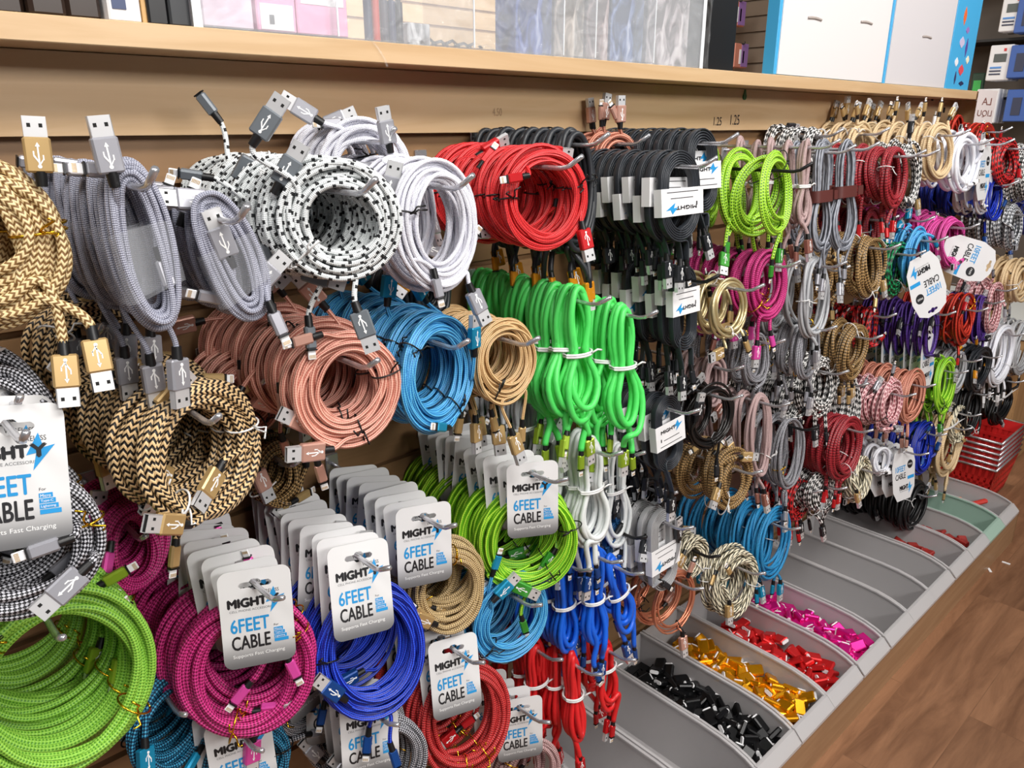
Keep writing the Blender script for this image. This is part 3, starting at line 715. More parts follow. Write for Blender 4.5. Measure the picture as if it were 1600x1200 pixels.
    if strap:
        zp = pinch[0]*B; kx = 1-pinch[1]; hw = A*kx+r*1.6; hy = na*r+r*1.5; ring_ = rrect(-hw, -hy, hw, hy, hy*.8, 4); m_ = len(ring_); sb = MB()
        V = [(x, y, zp-.012) for x, y in ring_]+[(x, y, zp+.012) for x, y in ring_]
        sb.add(V, [(i, (i+1) % m_, (i+1) % m_+m_, i+m_) for i in range(m_)], 0, True); sb.box((hw*.9, -hy-.001, zp-.009), (hw*1.5, -hy+.001, zp+.010)); st_mesh = sb.mesh('leather_strap', leather)
    protos = {}
    for k in range(n):
        vi = 0 if k == 0 else 1+(k-1) % (nv-1) if nv > 1 else 0
        me, tm, E = meshes[vi]
        lod = 0 if k < 5 else 1
        ry = math.radians(rg.uniform(-jit, jit)) if k else 0
        R4 = (Matrix.Rotation(math.radians(-yaw+(rg.uniform(-jit, jit) if k else 0)), 4, 'Z') @ Matrix.Rotation(math.radians(lean+(rg.uniform(-jit*.6, jit*.6) if k else 0)), 4, 'X')
              @ Matrix.Rotation(math.radians(swing)+ry, 4, 'Y'))
        root = empty(nm)
        sc_ = rg.uniform(.93, 1.05) if k else 1.0
        loc = root0+Vector((dx*k+(rg.uniform(-.004, .004) if k else 0), k*sp, 0))
        root.matrix_world = Matrix.Translation(loc) @ R4 @ Matrix.Scale(sc_, 4)
        kn = {'cable_coil': 'coil', 'cable_loop': 'loop', 'cable_bundle': 'bundle', 'flat_cable_coil': 'coil', 'carded_cable_coil': 'tagged coil'}[nm]
        pos = 'alone' if n == 1 else 'rearmost' if k == n-1 else VN[k]
        lab = '%s %s %s, %s' % (desc, kn, pos, where)
        if len(lab.split()) > 16: lab = '%s %s %s, %s' % (' '.join(desc.split()[:-1]), kn, pos, where)
        if len(lab.split()) > 16: lab = lab.replace(' tagged coil', ' coil')
        if len(lab.split()) > 16: print('LONG', len(lab.split()), lab, file=open('/tmp/long.txt', 'a'))
        tag(root, lab, 'cable', grp)
        cloc = Matrix.Translation(cl)
        spin = kind == 'ring' and not card and endmode == 'face' and k > 0; spinm = Matrix.Rotation(rg.uniform(0, 6.28) if spin else 0, 4, 'Y')
        if (vi, lod) in protos:                 # copy the thing's parts, one level deeper too
            for ch, relm in protos[(vi, lod)]:
                c = ch.copy(); col.objects.link(c); c.parent = root
                if spin and relm is not None: c.matrix_basis = cloc @ spinm @ relm
                for g in ch.children:
                    d = g.copy(); col.objects.link(d); d.parent = c
        else:
            L = [link('cable', me, root, cloc)]
            for t_ in tm: L.append(link('twist_tie', t_, root, cloc))
            if sl_mesh: L.append(link('clear_sleeve', sl_mesh, root, cloc))
            if lb_mesh:
                q = link('paper_band', lb_mesh, root, cloc @ Matrix.Translation((0, 0, (0, .016, -.012)[vi]))); link('printed_lettering', lp_mesh, q); L.append(q)
            if st_mesh: L.append(link('leather_strap', st_mesh, root, cloc))
            for ty, Q, D in E:
                mtx = cloc @ plug_matrix(Q, D, rg.uniform(-.5, .5) if k else 0)
                if ty == 'usb':
                    q = link('usb_plug', usb_mesh(plug_m), root, mtx)
                    if lod == 0: link('metal_shell', SHELL, q)
                else:
                    q = link('charging_plug', light_mesh(plug_m), root, mtx)
                    if lod == 0: link('metal_tip', TIP, q)
                L.append(q)
            if card:
                big = card == 'big'
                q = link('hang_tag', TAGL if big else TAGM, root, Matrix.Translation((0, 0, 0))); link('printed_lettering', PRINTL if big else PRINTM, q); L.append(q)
            for (off, ty_, th_, first) in (tags or []):
                if first and k: continue
                q = link('hang_tag', TAGL, root, Matrix.Translation(off) @ Matrix.Rotation(math.radians(-ty_), 4, 'Z') @ Matrix.Rotation(math.radians(th_), 4, 'Y')); link('printed_lettering', PRINTL, q)
                if not first: L.append(q)
            ci = cloc.inverted(); protos[(vi, lod)] = [(q, (ci @ q.matrix_basis.copy()) if spin else None) for q in L]
        NCOIL += 1
    # the hook that carries them
    if arm:
        ht = empty('display_hook', (root0.x, 0, root0.z)); L = -root0.y+.035
        hm = chrome if hookc == 'chrome' else blackwire
        b = MB(); b.tube([(0, 0, 0), (0, -.02, 0), (0, -L*.5, 0), (0, -L, 0), (0, -L-.012, .003), (0, -L-.034, .016)], HOOK_R, 8)
        b.obj('rod', hm, ht)
        b = MB(); b.box((-.011, -.004, -.022), (.011, .0, .016), bev=.001); b.box((-.009, 0, .008), (.009, .006, .014)); b.obj('back_plate', hm, ht)
        tag(ht, '%s hook of the %s cables, %s' % ('chrome' if hookc == 'chrome' else 'black', desc, where), 'hook')
    return root0

#STACKS
def U(t, x, z, dxx, dz, y=-.012, dy=-.1): return (t, (x, y, z), (dxx, dy, dz))
S = build_stack
# --- top row, left to right
S('gold_rope', 'at the left edge, top row', (-150, 248, 92, 508), r=.0042, turns=17, band=.62, na=2, n=3, yaw=8, seed=1, ties=[0.1], ends=[U('usb', .062, -.078, .0, -1, -.02), U('usb', .040, -.088, -.1, -1), U('usb', .050, .045, .05, 1, .012)], Y=.27, lean=-8)
S('grey_braid', 'second hook from the left, top row', (176, 256, 276, 518), kind='oval', r=.0025, turns=17, band=.66, na=3, n=11, sleeve=True, yaw=5, seed=2, ends=[U('tip', .010, -.005, .05, -1, -.0), U('usb', -.012, .055, 0, 1)], Y=.31, swing=-5)
S('grey_braid', 'left of the flecked coils', (314, 298, 412, 508), kind='oval', r=.0025, turns=17, band=.66, na=3, n=10, sleeve=True, yaw=8, swing=-15, seed=3, ends=[U('usb', -.004, -.004, .0, 1, -.004), U('tip', .012, -.05, .0, -1)], Y=.31)
S('spotted', 'near the top left', (432, 250, 632, 440), r=.0028, turns=19, band=.42, na=4, n=11, sp=.026, seed=4, yaw=32, ties=[3.9], ends=[U('usb', -.075, .075, .6, .8, -.02), U('usb', .01, -.085, .3, -1)], Y=.30)
S('white_braid', 'between the flecked and red coils', (636, 246, 732, 455), r=.0025, turns=18, band=.52, na=3, n=6, sp=.034, seed=5, yaw=2, ties=[2.9], ends=[U('tip', -.020, -.052, .1, -1), U('usb', .03, -.075, .35, -1)], Y=.28, jit=9)
S('white_braid', 'topmost, just under the fascia', (500, 186, 640, 330), r=.0029, turns=11, band=.4, na=2, n=4, sp=.03, seed=6, ends=[U('usb', -.05, .05, -.8, .5), U('usb', .02, -.01, -1, .1, -.02)], Y=.155, jit=8)
S('red_braid', 'in the middle of the top row', (785, 230, 915, 393), r=.0028, turns=16, band=.36, na=3, n=7, sp=.028, seed=7, ties=[3.1, .3], ends=[U('usb', .052, -.035, .15, -1), U('tip', -.04, .03, -1, -.1, -.02)], Y=.27)
S('blackr', 'behind the red coils, top row', (868, 204, 925, 392), kind='bundle', r=.0044, turns=6, na=3, n=8, sp=.026, seed=8, endmode='down', Y=.22, jit=8)
S('flatk', 'long front row with paper bands', (1030, 235, 1092, 378), kind='flat', r=.0022, turns=5, n=11, sp=.0215, seed=9, label_sleeve=(-.12, .30, True), endmode='down', Y=.26, hookc='chrome', jit=3, yaw=0)
S('flatk', 'rear row just under the fascia', (1072, 200, 1120, 335), kind='flat', r=.0022, turns=5, n=10, sp=.021, seed=10, label_sleeve=(-.1, .32, False), endmode='down', Y=.23, jit=3)
S('copper', 'poking up above the flat black coils', (930, 205, 1000, 300), r=.003, turns=5, n=3, sp=.03, seed=11, endmode='top', Y=.10, band=.3)
S('limed', 'top row, right of the flat black coils', (1186, 232, 1238, 372), r=.0036, turns=6, band=.45, na=2, n=7, sp=.034, seed=12, endmode='down', Y=.26, jit=18, hookc='black', yaw=-8)
S('mauve', 'top row, right of the dashed green coils', (1242, 216, 1270, 352), kind='bundle', r=.0036, turns=5, na=2, n=5, sp=.035, seed=13, pinch=(-.1, .62, .35), endmode='down', Y=.25)
S('cords', 'left one with a leather strap', (1262, 222, 1302, 395), kind='bundle', r=.0030, turns=10, na=3, n=2, sp=.05, seed=14, pinch=(.02, .45, .4), strap=True, endmode='down', Y=.24)
S('cords', 'right one with a leather strap', (1298, 218, 1340, 395), kind='bundle', r=.0030, turns=10, na=3, n=2, sp=.05, seed=15, pinch=(.08, .45, .4), strap=True, endmode='down', Y=.25)
S('dred', 'top row, right of the leather straps', (1380, 224, 1410, 326), r=.0042, turns=8, band=.42, na=3, n=6, sp=.032, seed=16, Y=.25, yaw=0, endmode='down', jit=8)
S('check', 'top row, beside the dark red coils', (1406, 222, 1430, 330), r=.0045, turns=6, band=.4, na=2, n=5, sp=.035, seed=17, Y=.24, yaw=0)
S('cream', 'top row, before the white coils', (1440, 190, 1490, 285), r=.0036, turns=9, band=.4, na=3, n=6, sp=.035, seed=18, Y=.25, endmode='top', yaw=0, swing=10)
S('whitec', 'top row, thick and rounded', (1482, 205, 1526, 298), r=.0048, turns=8, band=.4, na=3, n=3, sp=.04, seed=19, Y=.26, yaw=0)
S('check', 'rear row right under the fascia', (1250, 197, 1290, 270), r=.0045, turns=5, band=.35, na=2, n=4, sp=.03, seed=20, Y=.12, yaw=0)
S('cream', 'rear row just under the fascia', (1320, 193, 1368, 268), r=.0036, turns=6, band=.35, na=2, n=4, sp=.03, seed=21, Y=.12, yaw=0, endmode='top')
S('cream', 'rear row below the far peg holes', (1385, 194, 1430, 268), r=.0036, turns=6, band=.35, na=2, n=4, sp=.03, seed=22, Y=.13, yaw=0, endmode='top')
S('redblk', 'far right of the top row', (1552, 215, 1588, 292), r=.0045, turns=8, band=.45, na=3, n=5, sp=.035, seed=23, Y=.26, yaw=0)
S('rust', 'far right, just beyond the end of the fascia', (1520, 190, 1560, 262), r=.0045, turns=6, band=.35, na=2, n=4, sp=.03, seed=24, Y=.17, yaw=0)
S('check', 'right edge, top row', (1590, 222, 1625, 318), r=.0045, turns=7, band=.4, na=3, n=4, sp=.035, seed=25, Y=.25, yaw=0)
S('whitec', 'with large white tags, far right top row', (1528, 262, 1556, 335), r=.0036, turns=4, band=.35, na=2, n=3, sp=.03, seed=26, Y=.26, yaw=0, card='big', hook=(1540, 226), name=None)
# --- second row
S('zigzag', 'left, below the silver grey loops', (222, 602, 402, 808), r=.0043, turns=12, band=.38, na=3, n=10, sp=.028, seed=30, ties=[.15, 4.0], ends=[U('usb', .012, -.018, -.8, -.55, -.012), U('usb', -.045, -.055, -.8, .42, -.02)], Y=.28, jit=7)
S('rose', 'below the flecked coils', (455, 518, 630, 695), r=.0026, turns=19, band=.44, na=3, n=10, sp=.027, seed=31, ties=[4.9, .2], ends=[U('usb', -.035, -.060, -1, .15, -.018), U('tip', -.03, .066, -1, -.1, -.012)], Y=.275, jit=5)
S('sky', 'between the rose gold and tan coils', (626, 492, 738, 676), r=.0027, turns=17, band=.42, na=3, n=8, sp=.030, seed=32, ties=[5.2, 2.4], ends=[U('usb', .058, .012, .05, 1, -.02), U('tip', -.01, -.066, -.9, .35, -.015)], Y=.27, jit=6)
S('tan', 'left of the bright green cables', (738, 495, 838, 628), r=.0024, turns=18, band=.46, na=3, n=9, sp=.026, seed=33, ties=[4.2], Y=.26, jit=6, endmode='down')
S('mint', 'front hook in the second row', (945, 470, 1002, 672), kind='bundle', r=.0052, turns=5, na=3, n=6, sp=.03, seed=34, pinch=(.0, .6, .32), endmode='down', Y=.26, jit=10)
S('mint', 'left hook in the second row', (868, 448, 936, 655), kind='bundle', r=.0052, turns=6, na=3, n=9, sp=.026, seed=35, pinch=(.0, .6, .32), endmode='down', Y=.25, jit=10)
S('flatk', 'second row with an upside-down paper band', (1048, 415, 1087, 546), kind='flat', r=.0022, turns=5, n=8, sp=.024, seed=36, label_sleeve=(.15, .3, True), endmode='down', Y=.25, jit=3, hookc='black')
S('beiget', 'second row, beside the flat black coils', (1112, 432, 1166, 528), r=.0030, turns=6, band=.3, na=2, n=3, sp=.04, seed=37, Y=.26, yaw=4, ends=[U('usb', -.03, -.075, -1, -.1), U('tip', .03, -.06, .4, -1)])
S('magenta', 'second row, under the dashed green coils', (1172, 388, 1222, 500), r=.0036, turns=11, band=.45, na=3, n=6, sp=.034, seed=38, Y=.25, endmode='down', jit=8, yaw=6)
S('greyw', 'second row, right of the magenta coils', (1252, 402, 1290, 528), kind='bundle', r=.0036, turns=6, na=3, n=4, sp=.04, seed=39, Y=.25, endmode='down', jit=8)
S('khaki', 'second row, behind the red plugs', (1340, 368, 1375, 465), r=.0042, turns=9, band=.42, na=3, n=6, sp=.034, seed=40, Y=.25, yaw=0, ends=[U('usb', .05, -.03, .2, -1), U('tip', .02, -.07, -.4, -1)])
S('greenb', 'second row, left of the light blue coils', (1385, 376, 1412, 462), r=.0048, turns=6, band=.5, na=2, n=4, sp=.035, seed=41, Y=.25, yaw=0)
S('sky', 'far second row, above a tilted white tag', (1418, 352, 1448, 448), r=.0042, turns=7, band=.45, na=3, n=5, sp=.035, seed=42, Y=.27, yaw=0, tags=[((.0, -.045, -.175), 25, 160, True)])
S('pink', 'far second row, above the largest white tag', (1462, 338, 1506, 420), r=.0042, turns=9, band=.4, na=3, n=8, sp=.028, seed=43, Y=.27, yaw=0, tags=[((.10, -.07, -.115), 38, 112, True)])
S('navy', 'far top row, under the white coils', (1535, 278, 1560, 345), kind='bundle', r=.004, turns=8, na=3, n=9, sp=.025, seed=44, Y=.25)
S('greychk', 'far right, below the ink blue cables', (1568, 315, 1594, 392), r=.0045, turns=8, band=.5, na=3, n=5, sp=.03, seed=45, Y=.25, yaw=0)
S('navy', 'right edge, second from top', (1592, 305, 1625, 372), r=.004, turns=6, band=.5, na=2, n=4, sp=.03, seed=46, Y=.24, yaw=0)
# --- third row
S('dgrey', 'at the left edge', (-130, 745, 172, 968), r=.0040, turns=9, band=.4, na=3, n=5, sp=.03, seed=50, card='6', hook=(14, 668), Y=.30, yaw=10, lean=-12, swing=6, ends=[U('usb', .052, -.020, -.75, -.6, -.03), U('tip', .040, .005, -1, -.2, -.028)], ties=[.25])
S('lime', 'centre, under the tan coils', (752, 770, 908, 932), r=.0031, turns=14, band=.40, na=3, n=10, sp=.0235, seed=51, card='6', hook=(832, 740), Y=.27, yaw=30, lean=-4, swing=0, ties=[.2, 5.3], jit=8)
S('whiter', 'beside the centre lime green tag', (895, 685, 952, 848), kind='bundle', r=.0046, turns=6, na=3, n=7, sp=.028, seed=52, pinch=(.05, .55, .35), Y=.25, endmode='down', jit=7)
S('whiter', 'behind, with a small paper label', (940, 690, 985, 850), kind='bundle', r=.0040, turns=5, na=2, n=3, sp=.04, seed=53, pinch=(.05, .5, .35), Y=.19, endmode='down', jit=7)
S('flatk', 'third row, above the flat silver coils', (1022, 618, 1064, 735), kind='flat', r=.0022, turns=5, n=7, sp=.024, seed=54, label_sleeve=(.0, .32, False), endmode='down', Y=.25, jit=3, swing=-4)
S('blackt', 'third row, right of the flat black coils', (1072, 598, 1146, 702), r=.0027, turns=9, band=.3, na=3, n=6, sp=.036, seed=55, Y=.25, yaw=4, jit=9, ties=[4.7])
S('mauve', 'third row, left of the dark red coils', (1168, 618, 1202, 745), kind='bundle', r=.0034, turns=7, na=3, n=6, sp=.036, seed=56, Y=.25, endmode='down', jit=8)
S('khaki', 'third row, untidy, under the black coils', (1108, 700, 1176, 800), r=.0034, turns=9, band=.55, na=3, n=4, sp=.04, seed=57, Y=.26, yaw=10, jit=16, ends=[U('usb', -.055, .01, -.5, -.8, -.02), U('usb', .00, .055, 1, -.2, -.02)])
S('check', 'third row, below the grey cables', (1258, 555, 1300, 650), r=.0045, turns=8, band=.45, na=3, n=7, sp=.03, seed=58, Y=.22, yaw=0, endmode='down')
S('dgrey', 'third row, under the magenta coils', (1240, 500, 1276, 590), kind='bundle', r=.0036, turns=7, na=3, n=5, sp=.035, seed=59, Y=.24, endmode='down')
S('khaki', 'third row, left of the pink and white coils', (1312, 502, 1352, 590), r=.0042, turns=9, band=.42, na=3, n=5, sp=.035, seed=60, Y=.25, yaw=0, endmode='down')
S('dred', 'third row, largest and reaching to the front', (1296, 648, 1342, 748), r=.0042, turns=10, band=.42, na=3, n=9, sp=.026, seed=61, Y=.26, yaw=0, jit=8, endmode='down')
S('pinkc', 'third row, beside the copper coils', (1368, 592, 1408, 672), r=.0046, turns=9, band=.5, na=3, n=5, sp=.036, seed=62, Y=.26, yaw=0)
S('copper', 'third row, under the white tag edges', (1402, 574, 1438, 662), r=.0046, turns=9, band=.5, na=3, n=6, sp=.034, seed=63, Y=.25, yaw=0, endmode='down')
S('lime', 'far third row, right of the copper coils', (1458, 555, 1488, 645), r=.0046, turns=8, band=.5, na=3, n=5, sp=.03, seed=64, Y=.25, yaw=0, endmode='down')
S('blackr', 'far third row, right of the lime coils', (1506, 540, 1550, 612), r=.004, turns=10, band=.35, na=3, n=7, sp=.03, seed=65, Y=.25, yaw=0)
S('whitec', 'far third row, above the matt black bundles', (1545, 506, 1582, 600), kind='bundle', r=.0042, turns=8, na=3, n=6, sp=.03, seed=66, Y=.25, endmode='down')
S('greyw', 'at the right edge of the third row', (1582, 500, 1612, 585), kind='bundle', r=.0042, turns=8, na=3, n=4, sp=.03, seed=67, Y=.24)
S('rust', 'far, between the tags and the purple cables', (1488, 455, 1520, 540), r=.0044, turns=9, band=.6, na=3, n=6, sp=.03, seed=68, Y=.24, yaw=0)
S('purple', 'far, behind the tilted white tag', (1440, 478, 1462, 560), kind='bundle', r=.0044, turns=8, na=3, n=7, sp=.028, seed=69, Y=.23, tags=[((0, -.002, -.075), 0, 0, False)])
S('purple', 'far, right of the rust red coils', (1522, 462, 1540, 535), kind='bundle', r=.0044, turns=7, na=3, n=4, sp=.03, seed=70, Y=.22)
S('pinkc', 'far, right of the largest white tag', (1538, 438, 1562, 520), kind='bundle', r=.0046, turns=7, na=3, n=4, sp=.03, seed=71, Y=.23)
S('cream', 'at the right edge of the second row', (1576, 404, 1612, 478), r=.0046, turns=8, band=.4, na=3, n=5, sp=.03, seed=72, Y=.25, yaw=0)
S('redblk', 'behind the upper khaki coils', (1348, 480, 1366, 545), kind='bundle', r=.0044, turns=6, na=3, n=6, sp=.03, seed=73, Y=.20)
# --- fourth row
S('limeb', 'at the lower left edge', (-42, 930, 232, 1200), r=.0044, turns=10, band=.34, na=3, n=7, sp=.032, seed=80, Y=.25, ties=[2.3, 5.6], ends=[U('usb', -.040, .073, -1, -.35, -.014), U('tip', .05, .07, 1, .3, .03)], jit=8, yaw=4)
S('magenta', 'lower left', (285, 962, 487, 1166), r=.0040, turns=11, band=.40, na=3, n=10, sp=.0235, seed=81, card='6', hook=(398, 912), Y=.26, yaw=22, lean=-6, swing=2, ties=[4.4, .5], ends=[U('tip', .045, .020, .35, -1, -.02), U('tip', .005, -.01, -.7, -.7, -.01)], jit=8)
S('royal', 'lower centre left', (497, 925, 658, 1097), r=.0029, turns=16, band=.40, na=3, n=10, sp=.0235, seed=82, card='6', hook=(560, 870), Y=.26, yaw=12, lean=-15, swing=4, ties=[3.1], jit=8)
S('browng', 'right of the royal blue coils', (648, 862, 756, 982), r=.0036, turns=9, band=.42, na=3, n=8, sp=.0245, seed=83, card='6', hook=(662, 808), Y=.24, yaw=18, lean=-4, swing=2, jit=8)
S('sky', 'below the centre lime green coil', (738, 902, 860, 1026), r=.0030, turns=11, band=.42, na=3, n=6, sp=.03, seed=84, Y=.25, jit=8)
S('bluer', 'front hook, above the red rubber cables', (905, 850, 948, 1005), kind='bundle', r=.0050, turns=5, na=3, n=3, sp=.04, seed=85, pinch=(-.1, .55, .35), Y=.25, endmode='down', jit=9)
S('bluer', 'right hook, beside the copper wires', (945, 862, 988, 985), kind='bundle', r=.0050, turns=5, na=2, n=3, sp=.04, seed=86, pinch=(-.05, .5, .35), Y=.25, endmode='down', jit=9, swing=-14)
S('bluer', 'left hook, behind the lime green coil', (858, 862, 904, 1010), kind='bundle', r=.0050, turns=5, na=3, n=4, sp=.04, seed=87, pinch=(-.1, .55, .35), Y=.22, endmode='down', jit=9)
S('flats', 'above the copper wires', (1015, 798, 1056, 920), kind='flat', r=.0023, turns=5, n=7, sp=.025, seed=88, label_sleeve=(-.15, .30, True), Y=.25, jit=3)
S('flatn', 'behind the flat silver coils', (945, 815, 985, 905), kind='flat', r=.0023, turns=4, n=4, sp=.025, seed=89, label_sleeve=(-.2, .3, False), Y=.19, jit=3, hookc='black')
S('coppert', 'above the gold adapters', (1020, 895, 1086, 985), r=.0022, turns=5, band=.3, na=2, n=5, sp=.034, seed=90, Y=.25, jit=14, ends=[U('usb', .01, -.070, 0, -1), U('tip', .03, .05, .5, 1)], yaw=5)
S('creams', 'above the magenta adapters', (1112, 862, 1188, 960), r=.0036, turns=12, band=.42, na=3, n=2, sp=.03, seed=91, Y=.26, ends=[U('usb', -.045, -.02, -.1, -1, -.02), U('tip', -.04, .04, -.5, .8, -.02)])
S('creams', 'left one, under the khaki coils', (1052, 838, 1108, 905), r=.0036, turns=10, band=.5, na=2, n=3, sp=.03, seed=92, Y=.22, hookc='black')
S('blueb', 'right of the cream spiral coils', (1178, 795, 1234, 900), r=.0036, turns=10, band=.42, na=3, n=7, sp=.032, seed=93, Y=.25, endmode='down', jit=8)
S('check', 'lowest row, under the dark red coils', (1262, 735, 1300, 800), r=.0045, turns=8, band=.6, na=3, n=5, sp=.035, seed=94, Y=.23, yaw=0, endmode='down')
S('dgrey', 'lowest row, beside the mauve cables', (1212, 655, 1250, 760), kind='bundle', r=.0036, turns=6, na=3, n=4, sp=.035, seed=95, Y=.24, endmode='down', hookc='black')
S('creams', 'lowest row, left of the large tags', (1324, 712, 1358, 782), r=.0042, turns=9, band=.5, na=3, n=4, sp=.035, seed=96, Y=.26, yaw=0)
S('blackc', 'lowest row, hanging over the red bins', (1405, 752, 1446, 826), r=.0046, turns=11, band=.4, na=3, n=9, sp=.026, seed=97, Y=.26, yaw=0, ends=[U('usb', .05, .02, 1, .6), U('tip', .04, .01, 1, .2)])
S('navy', 'far lowest row, right of the large tags', (1425, 662, 1456, 740), kind='bundle', r=.0044, turns=8, na=3, n=5, sp=.03, seed=98, Y=.24)
S('cream', 'far lowest row, above the green bin', (1462, 650, 1500, 740), kind='bundle', r=.0044, turns=8, na=3, n=6, sp=.03, seed=99, Y=.25, endmode='down', pinch=(.7, .4, .3))
S('creams', 'far lowest row, small spiral one', (1484, 632, 1508, 692), r=.0046, turns=6, band=.4, na=2, n=2, sp=.03, seed=100, Y=.25, yaw=0)
S('blackc', 'beside the red basket', (1500, 600, 1530, 680), kind='bundle', r=.0046, turns=8, na=3, n=5, sp=.03, seed=101, Y=.25)
S('blackc', 'at the far right with white ties', (1548, 582, 1584, 660), kind='bundle', r=.0046, turns=8, na=3, n=6, sp=.03, seed=102, Y=.25, pinch=(.1, .3, .4))
S('whitec', 'with a large tag, above the red bins', (1380, 700, 1410, 745), r=.004, turns=3, band=.4, na=2, n=5, sp=.03, seed=103, card='big', hook=(1412, 705), Y=.26, yaw=12, lean=-10, jit=4)
# --- bottom row
S('teal', 'bottom left', (330, 1140, 452, 1262), r=.0036, turns=9, band=.42, na=3, n=8, sp=.03, seed=110, card='6', hook=(372, 1140), Y=.21, yaw=14, lean=-6, jit=4)
S('dgrey', 'bottom centre left', (545, 1130, 660, 1250), r=.0036, turns=9, band=.42, na=3, n=7, sp=.03, seed=111, card='6', hook=(576, 1104), Y=.26, yaw=18, lean=-8, swing=3, jit=4)
S('redc', 'bottom centre', (660, 1045, 786, 1192), r=.0036, turns=9, band=.40, na=3, n=7, sp=.03, seed=112, card='6', hook=(708, 1014), Y=.25, yaw=14, lean=-14, swing=3, jit=4, ties=[4.6, 5.2])
S('pearl', 'bottom, left of the black adapters', (790, 1160, 870, 1250), r=.0036, turns=8, band=.42, na=2, n=4, sp=.03, seed=113, card='6', hook=(812, 1106), Y=.25, yaw=28, lean=-4, jit=4)
S('redr', 'front hook, above the black adapters', (880, 1022, 912, 1155), kind='bundle', r=.0050, turns=5, na=3, n=3, sp=.04, seed=114, pinch=(.05, .5, .35), Y=.25, endmode='down', jit=9)
S('redr', 'right hook, beside the gold adapters', (930, 1000, 966, 1100), kind='bundle', r=.0050, turns=4, na=2, n=3, sp=.04, seed=115, pinch=(.15, .5, .35), Y=.25, endmode='down', jit=9)
S('redr', 'left hook, behind the red woven coil', (815, 1000, 862, 1135), kind='bundle', r=.0050, turns=5, na=3, n=4, sp=.04, seed=116, pinch=(.05, .5, .35), Y=.19, endmode='down', jit=9)
S('check', 'rear, above the dark red coils', (1290, 575, 1336, 690), r=.0048, turns=9, band=.42, na=3, n=7, sp=.028, seed=120, Y=.20, yaw=0, endmode='down')
S('check', 'rear stack left of the khaki coils', (1215, 590, 1250, 660), r=.0045, turns=7, band=.5, na=3, n=5, sp=.03, seed=121, Y=.19, yaw=0, hookc='black')
S('dred', 'rear stack under the top row plugs', (1345, 325, 1372, 400), r=.0042, turns=7, band=.5, na=3, n=5, sp=.03, seed=122, Y=.18, yaw=0, endmode='down')
S('pink', 'rear stack left of the light blue coils', (1400, 322, 1432, 400), r=.0042, turns=7, band=.5, na=3, n=5, sp=.03, seed=123, Y=.19, yaw=0)
S('khaki', 'rear stack behind the slate cords', (1262, 395, 1300, 480), r=.0042, turns=8, band=.5, na=3, n=6, sp=.03, seed=124, Y=.19, yaw=0)
S('mauve', 'rear stack beside the champagne coils', (1098, 560, 1128, 640), kind='bundle', r=.0036, turns=6, na=3, n=4, sp=.03, seed=125, Y=.20)
S('dgrey', 'rear stack under the champagne coils', (1160, 520, 1196, 600), kind='bundle', r=.0036, turns=7, na=3, n=5, sp=.03, seed=126, Y=.21, endmode='down')
S('blackt', 'rear stack above the flat silver coils', (985, 745, 1040, 815), r=.0027, turns=9, band=.4, na=3, n=6, sp=.028, seed=127, Y=.18)
S('redblk', 'lowest row, behind the dark red coils', (1225, 745, 1262, 810), r=.0044, turns=7, band=.5, na=3, n=4, sp=.03, seed=128, Y=.19, yaw=0, endmode='down')
S('greyw', 'far third row, behind the lime coils', (1482, 548, 1508, 615), r=.0042, turns=6, band=.35, na=2, n=3, sp=.03, seed=129, Y=.25, yaw=0)
S('teal', 'rear stack under the flat silver coils', (862, 790, 912, 880), r=.0036, turns=8, band=.5, na=3, n=5, sp=.03, seed=130, Y=.15)
S('redc', 'lower left corner, under the lime woven coils', (-20, 1150, 70, 1290), r=.0040, turns=8, band=.4, na=3, n=5, sp=.03, seed=131, Y=.15)
S('zigzag', 'rear hook, grey loops above', (70, 470, 215, 625), r=.0042, turns=9, band=.4, na=3, n=3, sp=.028, seed=132, Y=.12)
S('dgrey', 'left edge, behind the first white tag', (-70, 570, 96, 750), r=.0040, turns=9, band=.45, na=3, n=5, sp=.03, seed=133, Y=.24)
S('teal', 'low rear hook under the magenta coils', (205, 1060, 330, 1190), r=.0036, turns=8, band=.4, na=3, n=4, sp=.03, seed=135, Y=.17)
S('dgrey', 'low rear, left of royal blue coils', (440, 1030, 545, 1150), r=.0036, turns=8, band=.4, na=3, n=4, sp=.03, seed=136, Y=.17, card='6', hook=(470, 1010), jit=8)
S('rose', 'rear hook left of the rose coils', (330, 560, 440, 680), r=.0028, turns=10, band=.4, na=3, n=3, sp=.03, seed=137, Y=.12)
S('greyw', 'rear hook behind the bright green cables', (790, 610, 850, 730), kind='bundle', r=.0040, turns=7, na=3, n=5, sp=.03, seed=138, Y=.17, pinch=(.05, .5, .35))
S('khaki', 'rear hook under the rose coils', (395, 690, 470, 790), r=.0032, turns=8, band=.4, na=3, n=3, sp=.028, seed=140, Y=.10)
S('magenta', 'rear hook left of the magenta tags', (150, 790, 262, 920), r=.0036, turns=9, band=.45, na=3, n=4, sp=.03, seed=141, Y=.15)
S('blackr', 'rear hook under the white braided coils', (640, 415, 705, 500), r=.0040, turns=7, band=.4, na=3, n=4, sp=.03, seed=142, Y=.13)
